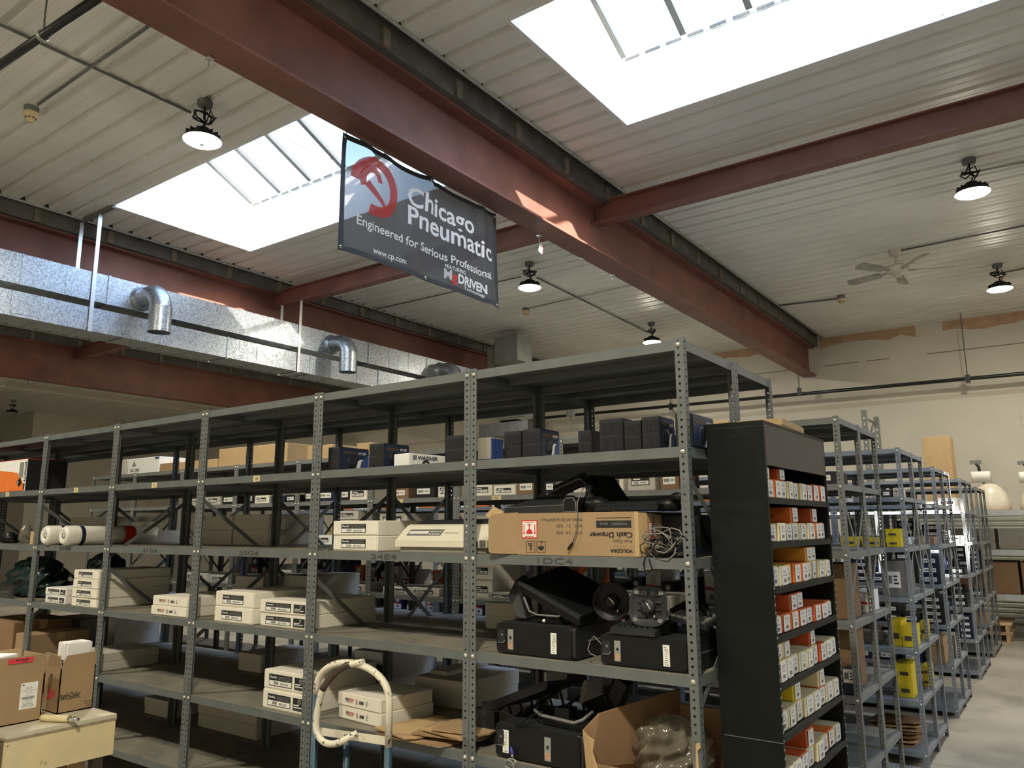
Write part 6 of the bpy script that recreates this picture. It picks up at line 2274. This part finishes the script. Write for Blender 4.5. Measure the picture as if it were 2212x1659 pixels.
lt.box(w * .36, w * .49, -.001, -.0004, h * .84, h * .97, blue_c)
put('lettering', lt.mesh('lettering'), o)

# second row
P1 = [black_c, navy_c, grey_c, black_c, card_dk, white_c, black_c]
P2 = [white_b, white_c, grey_c, white_b]
P3 = [white_b, navy_c, black_c, orange_c, navy_c, white_b, black_c]
for b in range(0, 7):
    fill(2, 0, b, 1, P1, 5, (.06, .12), (.10, .22), 100 + b, noun='parts box', name='parts_box')
    if b in (1, 3, 4, 5, 6):
        fill(2, 0, b, 2, P2, 2, (.07, .085), (.24, .34), 130 + b, (.3, .4), 'rotor_box', 'rotor box', .5, .3)
    if b in (2, 3, 4):
        fill(2, 0, b, 3, P2, 2, (.05, .058), (.26, .32), 160 + b, (.3, .4), 'rotor_box', 'flat rotor box', 0, .3)
    elif b > 0:
        fill(2, 0, b, 3, P2, 2, (.07, .09), (.24, .36), 160 + b, (.3, .4), 'rotor_box', 'rotor box', .35, .2)
    fill(2, 1, b, 3, P3 if b not in (2, 3, 4) else [white_b, navy_c, yellow_c, orange_c, white_b, black_c], 7, (.12, .24), (.08, .14), 200 + b, noun='filter carton', name='filter_carton', lab='oval')
    if b in (2, 3, 4):
        fill(2, 1, b, 2, [yellow_c, black_c, white_b], 3, (.08, .16), (.14, .24), 230 + b, noun='box', name='parts_box')
    if b in (1, 2, 4, 5):
        fill(2, 0, b, 4, [grey_c, white_b, card_dk], 2, (.09, .2), (.25, .36), 260 + b, noun='carton')
for b in range(1, 7):
    fill(3, 0, b, 4, P3, 6, (.10, .17), (.07, .13), 300 + b, noun='filter carton', name='filter_carton', lab='oval')
    fill(3, 0, b, 2, [yellow_c, white_b, black_c, card], 4, (.10, .2), (.12, .24), 330 + b, noun='box', name='parts_box')
    fill(3, 0, b, 1, [white_b, orange_c, black_c, card_lt], 5, (.05, .11), (.12, .22), 360 + b, noun='box', name='parts_box')
for b in (2, 3):
    fill(2, 1, b, 0, [card_lt, white_b, card], 3, (.04, .07), (.12, .22), 390 + b, noun='flat box', name='parts_box')

# aisle end bays, as they show past the black display
t, sh, bx0, bx1_, by0_, by1_ = UNITS[(2, 0, 0)]
for k, (sh_, dz, lb) in enumerate(((3, .30, 'tall brown cardboard panel standing on the fourth shelf, aisle end of the second row'), (4, .32, 'tall brown cardboard panel standing on the fifth shelf, aisle end of the second row'))):
    carton('cardboard_box', lb, 'box', bx1_ - .20, by0_ + .16, zsh(2, sh_), .30, .26, dz, card_dk, 'plain', [], 'brown cardboard on the second rack row')
x0, x1 = at(1822, 1480, Y=by0_ + .03).x, at(1851, 1480, Y=by0_ + .03).x
carton('parts_carton', 'blue based white carton with big bar code label, aisle end of second row', 'box', (x0 + x1) / 2, by0_ + .03, zsh(2, 4), x1 - x0, .12, .135, navy_c, 'plain', [('small', .003, .062, x1 - x0 - .006, .07)])


def end_boxes(row, shelf, specs, y=None, side=0):
    u_ = UNITS[(row, 0, side)]
    yy = u_[4] + .03 if y is None else y
    for (a, b, c, n, d, mt_, lb) in specs:
        x0, x1 = at(a, c + 10, Y=yy).x, at(b, c + 10, Y=yy).x
        x1 = min(x1, X_END - .036)
        z = zsh(row, shelf)
        H = at((a + b) / 2, c, Y=yy).z - z
        for q in range(n):
            pos = '' if n == 1 else (', lower one' if q == 0 else ', upper one')
            dark = mt_ in (navy_c, black_c, dark_pl)
            w, h = x1 - x0, H / n
            lk = 'number' if dark else ('strip' if mt_ in (white_b, grey_c) else 'small' if mt_ is not yellow_c else None)
            labs = [(lk, w * .15, h * .25, w * .6, h * .45)] if lk and mt_ not in (card, card_dk) else []
            o = carton('parts_carton', lb + pos, 'box', (x0 + x1) / 2, yy, z + q * (h + .0004), w, d, h - .001, mt_, 'lid' if mt_ is yellow_c else 'plain', labs, 'boxes at the aisle ends')
            if mt_ is yellow_c:
                b_ = MB().box(-w * .28, w * .28, -.003, -.0022, h * .30, h * .52, ink_soft)
                put('print', b_.mesh('print'), o)


end_boxes(3, 1, ((1929, 1966, 1054, 1, .3, grey_c, 'grey white carton on the second shelf at the aisle end, third row'), (1905, 1927, 1058, 1, .3, black_c, 'black carton next to the grey one, second shelf, third row')))
end_boxes(3, 2, ((1913, 1942, 1143, 2, .28, yellow_c, 'yellow carton of the bright pair on the third shelf, third row'), (1862, 1908, 1161, 1, .28, yellow_c, 'low yellow carton beside the bright pair, third row'), (1816, 1852, 1160, 1, .28, yellow_c, 'yellow carton partly behind the second row post, third row')))
end_boxes(3, 3, ((1902, 1958, 1212, 1, .36, grey_pl, 'wide dark grey bin carrying loose bright parts, fourth shelf, third row'),))
end_boxes(3, 4, ((1947, 1974, 1352, 1, .25, yellow_c, 'yellow carton on the fifth shelf near the end post, third row'), (1924, 1945, 1340, 1, .25, yellow_c, 'taller yellow carton deeper on the fifth shelf, third row')), y=ROWY[3][0] + .12)
end_boxes(3, 5, ((1936, 1968, 1434, 2, .25, yellow_c, 'yellow carton of the stacked pair on the sixth shelf, third row'),), y=ROWY[3][0] + .10)
end_boxes(3, 5, ((1992, 2026, 1440, 2, .20, yellow_c, 'yellow carton of the pair on the rear unit, sixth shelf, third row'),), y=ROWY[3][1] + .10, side=1)
end_boxes(3, 4, ((1988, 2016, 1343, 1, .20, yellow_c, 'yellow carton on the rear unit, fifth shelf, third row'),), y=ROWY[3][1] + .12, side=1)
z = zsh(3, 3) + .26
u_ = UNITS[(3, 0, 0)]
for k, (dx, mt_, lb) in enumerate(((.10, yellow_c, 'bright yellow bottle in the grey bin, third row'), (.17, white_b, 'white bottle in the grey bin, third row'), (.24, amber_c, 'amber bottle in the grey bin, third row'))):
    pass
# cardboard offcuts on the bottom shelf of the third row
rr = random.Random(8)
for k in range(9):
    w, d = rr.uniform(.28, .40), rr.uniform(.26, .36)
    b = MB().prism([(-w / 2, -d / 2, 0), (w / 2 - .04, -d / 2 + .01, .01 * (k % 3)), (w / 2, -d / 2 + .05, .01 * (k % 3)), (w / 2 - .02, d / 2, 0), (-w / 2, d / 2 - .02, 0)], (0, 0, .007), [card, card_lt, card_dk][k % 3])
    o = put('cardboard_sheet', b.mesh('cardboard_sheet'), None, (u_[3] - .24 + .03 * rr.random(), u_[4] + .25 + .02 * rr.random(), zsh(3, 6) + .002 + k * .018), (0, 0, rr.uniform(-.25, .25)))
    tag(o, '%s cardboard offcut counted from below in the pile on the bottom shelf, third row' % ORD[k], 'cardboard', 'cardboard offcuts on the third row')
single('plastic_bag', crumple((u_[3] - .34, u_[4] + .22, zsh(3, 4) + .055), .10, .09, .085, film_m, 33, .2, 16), 'crumpled clear film beside the yellow cartons, fifth shelf, third row', 'bag')

DK = [black_c, navy_c, black_c]
for row in (4, 5, 6):
    for shelf in (2, 3, 4, 5):
        for b in (0, 1):
            if row == 6 and b:
                continue
            fill(row, 0, b, shelf, DK + ([white_b, card] if shelf in (2, 5) else []), 5, (.06, .085), (.13, .17), 500 + row * 20 + shelf * 3 + b, (.28, .36), 'parts_box', 'tagged box', .62 if shelf != 2 else .3)
fill(4, 1, 0, 5, [grey_c, white_b], 2, (.16, .2), (.2, .28), 700, noun='open carton')
fill(5, 0, 0, 1, [white_b, grey_c], 3, (.10, .16), (.16, .22), 701, noun='carton')
fill(4, 1, 0, 2, DK, 3, (.06, .08), (.14, .17), 702, noun='tagged box', name='parts_box', stackp=.5)
fill(5, 1, 0, 3, DK + [red_c], 3, (.06, .08), (.14, .17), 703, noun='tagged box', name='parts_box', stackp=.5)

# ============================================================ BACK WALL RACK
PY0, PY1 = 13.75, 14.75
steel = mat('pallet_rack_steel', (0.20, 0.21, 0.20), 0.5, 0.1, .12, 8)
beamsteel = mat('pallet_beam_steel', (0.50, 0.52, 0.51), 0.35, 0.4, .1, 8)
xl = at(1866, 900, Y=PY0).x
zt = at(1868, 886, Y=PY0).z
t = thing('pallet_rack', 'tall pallet rack against the back wall with silver beams', 'pallet rack', (xl, PY0, 0))
for px in (xl, xl + 2.75, xl + 5.5):
    for y in (PY0, PY1):
        u = MB()
        u.box(px - .04, px + .04, y, y + .006, 0, zt, steel)
        u.box(px - .04, px - .034, y + .006, y + .07, 0, zt, steel)
        u.box(px + .034, px + .04, y + .006, y + .07, 0, zt, steel)
        z = .1
        while z < zt - .05:
            u.prism([(px - .008, y - .0006, z), (px + .008, y - .0006, z), (px + .006, y - .0006, z + .035), (px - .006, y - .0006, z + .035)], (0, .0006, 0), label_w)
            z += .10
        part('upright', u, t)
    for k in range(4):
        z = .3 + k * .9
        part('frame_brace', MB().bar((px, PY0 + .05, z), (px, PY1 + .02, z + .55), .03, .03, steel), t)
    part('frame_brace', MB().bar((px, PY0 + .05, zt - .12), (px, PY1 + .02, zt - .12), .03, .03, steel), t)
BZ = [at(2150, 1102, Y=PY0).z, at(2150, 1187, Y=PY0).z, at(2150, 1283, Y=PY0).z]
for z in BZ:
    for k in range(2):
        for y in (PY0 - .045, PY1 + .075):
            part('beam', MB().box(xl + .041 + 2.75 * k, xl + 2.75 * (k + 1) - .041, y, y + .042, z - .085, z - .03, beamsteel).box(xl + .041 + 2.75 * k, xl + 2.75 * (k + 1) - .041, y + .004, y + .042, z - .03, z, beamsteel), t)
    part('deck', MB().box(xl - .03, xl + 5.5, PY0 - .002, PY1 + .07, z - .02, z - .004, card_dk), t)
ZT = BZ[0]
# tall kraft box and two lamp domes on the top level
x0, x1 = at(1996, 1000, Y=PY0 + .12).x, at(2055, 1000, Y=PY0 + .12).x
h = at(2030, 942, Y=PY0 + .12).z - ZT
carton('cardboard_box', 'tall kraft wardrobe box standing on top of the pallet rack', 'box', (x0 + x1) / 2, PY0 + .12, ZT, x1 - x0, .55, h, card_lt, 'tape')
for k, (pxc, lb) in enumerate(((2140, 'frosted lamp dome with ballast on the pallet rack, beside the tall kraft box'), (2246, 'second frosted lamp dome on the pallet rack, farther from the kraft box'))):
    y = PY0 + .42
    c = at(pxc, 1085, Y=y)
    r = (at(pxc + 44, 1085, Y=y).x - at(pxc - 44, 1085, Y=y).x) / 2
    zt_ = at(pxc, 1043, Y=y).z
    hh = zt_ - ZT
    t = thing('dome_lamp', lb, 'lamp', (c.x, y, ZT), 'lamp domes on the pallet rack')
    prof = [(r * .98, .001), (r, .02)] + [(r * cos(a), hh * (.06 + .94 * sin(a))) for a in [i * pi / 2 / 10 for i in range(1, 9)]] + [(r * .16, hh)]
    part('shade', MB().lathe(prof, (c.x, y, ZT), dome_m, 30), t)
    part('collar', MB().lathe([(r * .30, hh * .93), (r * .30, hh * 1.02), (0, hh * 1.02)], (c.x, y, ZT), beige_dk, 20), t)
    part('ballast', MB().rbox(c.x - .22, c.x + .04, y - .08, y + .09, ZT + hh * 1.025, ZT + hh * 1.42, .02, ballast_m), t)
    part('hook', MB().tube([(c.x - .10, y, ZT + hh * 1.42), (c.x - .11, y, ZT + hh * 1.62), (c.x - .14, y, ZT + hh * 1.72)], .022, dark_pl, 8).box(c.x - .22, c.x - .06, y - .01, y + .01, ZT + hh * 1.70, ZT + hh * 1.84, grey_pl), t)
# brown cartons on the lower levels
for k in range(4):
    carton('cardboard_box', '%s brown carton from the aisle racks, lower level of the pallet rack' % ORD[k], 'box', xl + .62 + .52 * k, PY0 + .10, BZ[2], .48, .75, .46, card_dk, 'tape', [], 'brown cartons on the pallet rack')
for k in range(3):
    carton('storage_box', '%s pale carton from the aisle racks, middle level of the pallet rack' % ORD[k], 'box', xl + .75 + .62 * k, PY0 + .14, BZ[1], .56, .70, .30, beige_dk, 'lid', [], 'pale cartons on the pallet rack')  # pale cartons coloured taupe to stand in for the dim light
# roll door on the wall behind
dr = MB()
for k in range(21):
    z = .02 + k * .085
    dr.prism([(-3.4, 15.97, z), (-3.4, 15.955, z + .02), (-3.4, 15.955, z + .065), (-3.4, 15.97, z + .084)], (5.2, 0, 0), door_m)
dr.box(-3.48, -3.4, 15.93, 15.99, 0, 1.86, emt_dark)
dr.box(1.8, 1.88, 15.93, 15.99, 0, 1.86, emt_dark)
struct('door_1', dr)
# pallet under the rack
for k, (pz, lb) in enumerate(((0, 'lower wooden pallet on the floor under the pallet rack'), (.13, 'upper wooden pallet on the floor under the pallet rack'))):
    xa, xb = xl + .55, xl + 1.75
    y0 = PY0 - .25
    t = thing('pallet', lb, 'pallet', ((xa + xb) / 2, y0, pz), 'pallets under the rack')
    for x in (xa + .05, (xa + xb) / 2, xb - .05):
        part('stringer', MB().box(x - .02, x + .02, y0, y0 + 1.0, pz + .016, pz + .110, pallet_m), t)
    for j in range(7):
        part('deck_board', MB().box(xa, xb, y0 + .15 * j, y0 + .15 * j + .09, pz + .111, pz + .127, pallet_m), t)
    for j in range(3):
        part('deck_board', MB().box(xa, xb, y0 + .45 * j, y0 + .45 * j + .09, pz + .001, pz + .015, pallet_m), t)
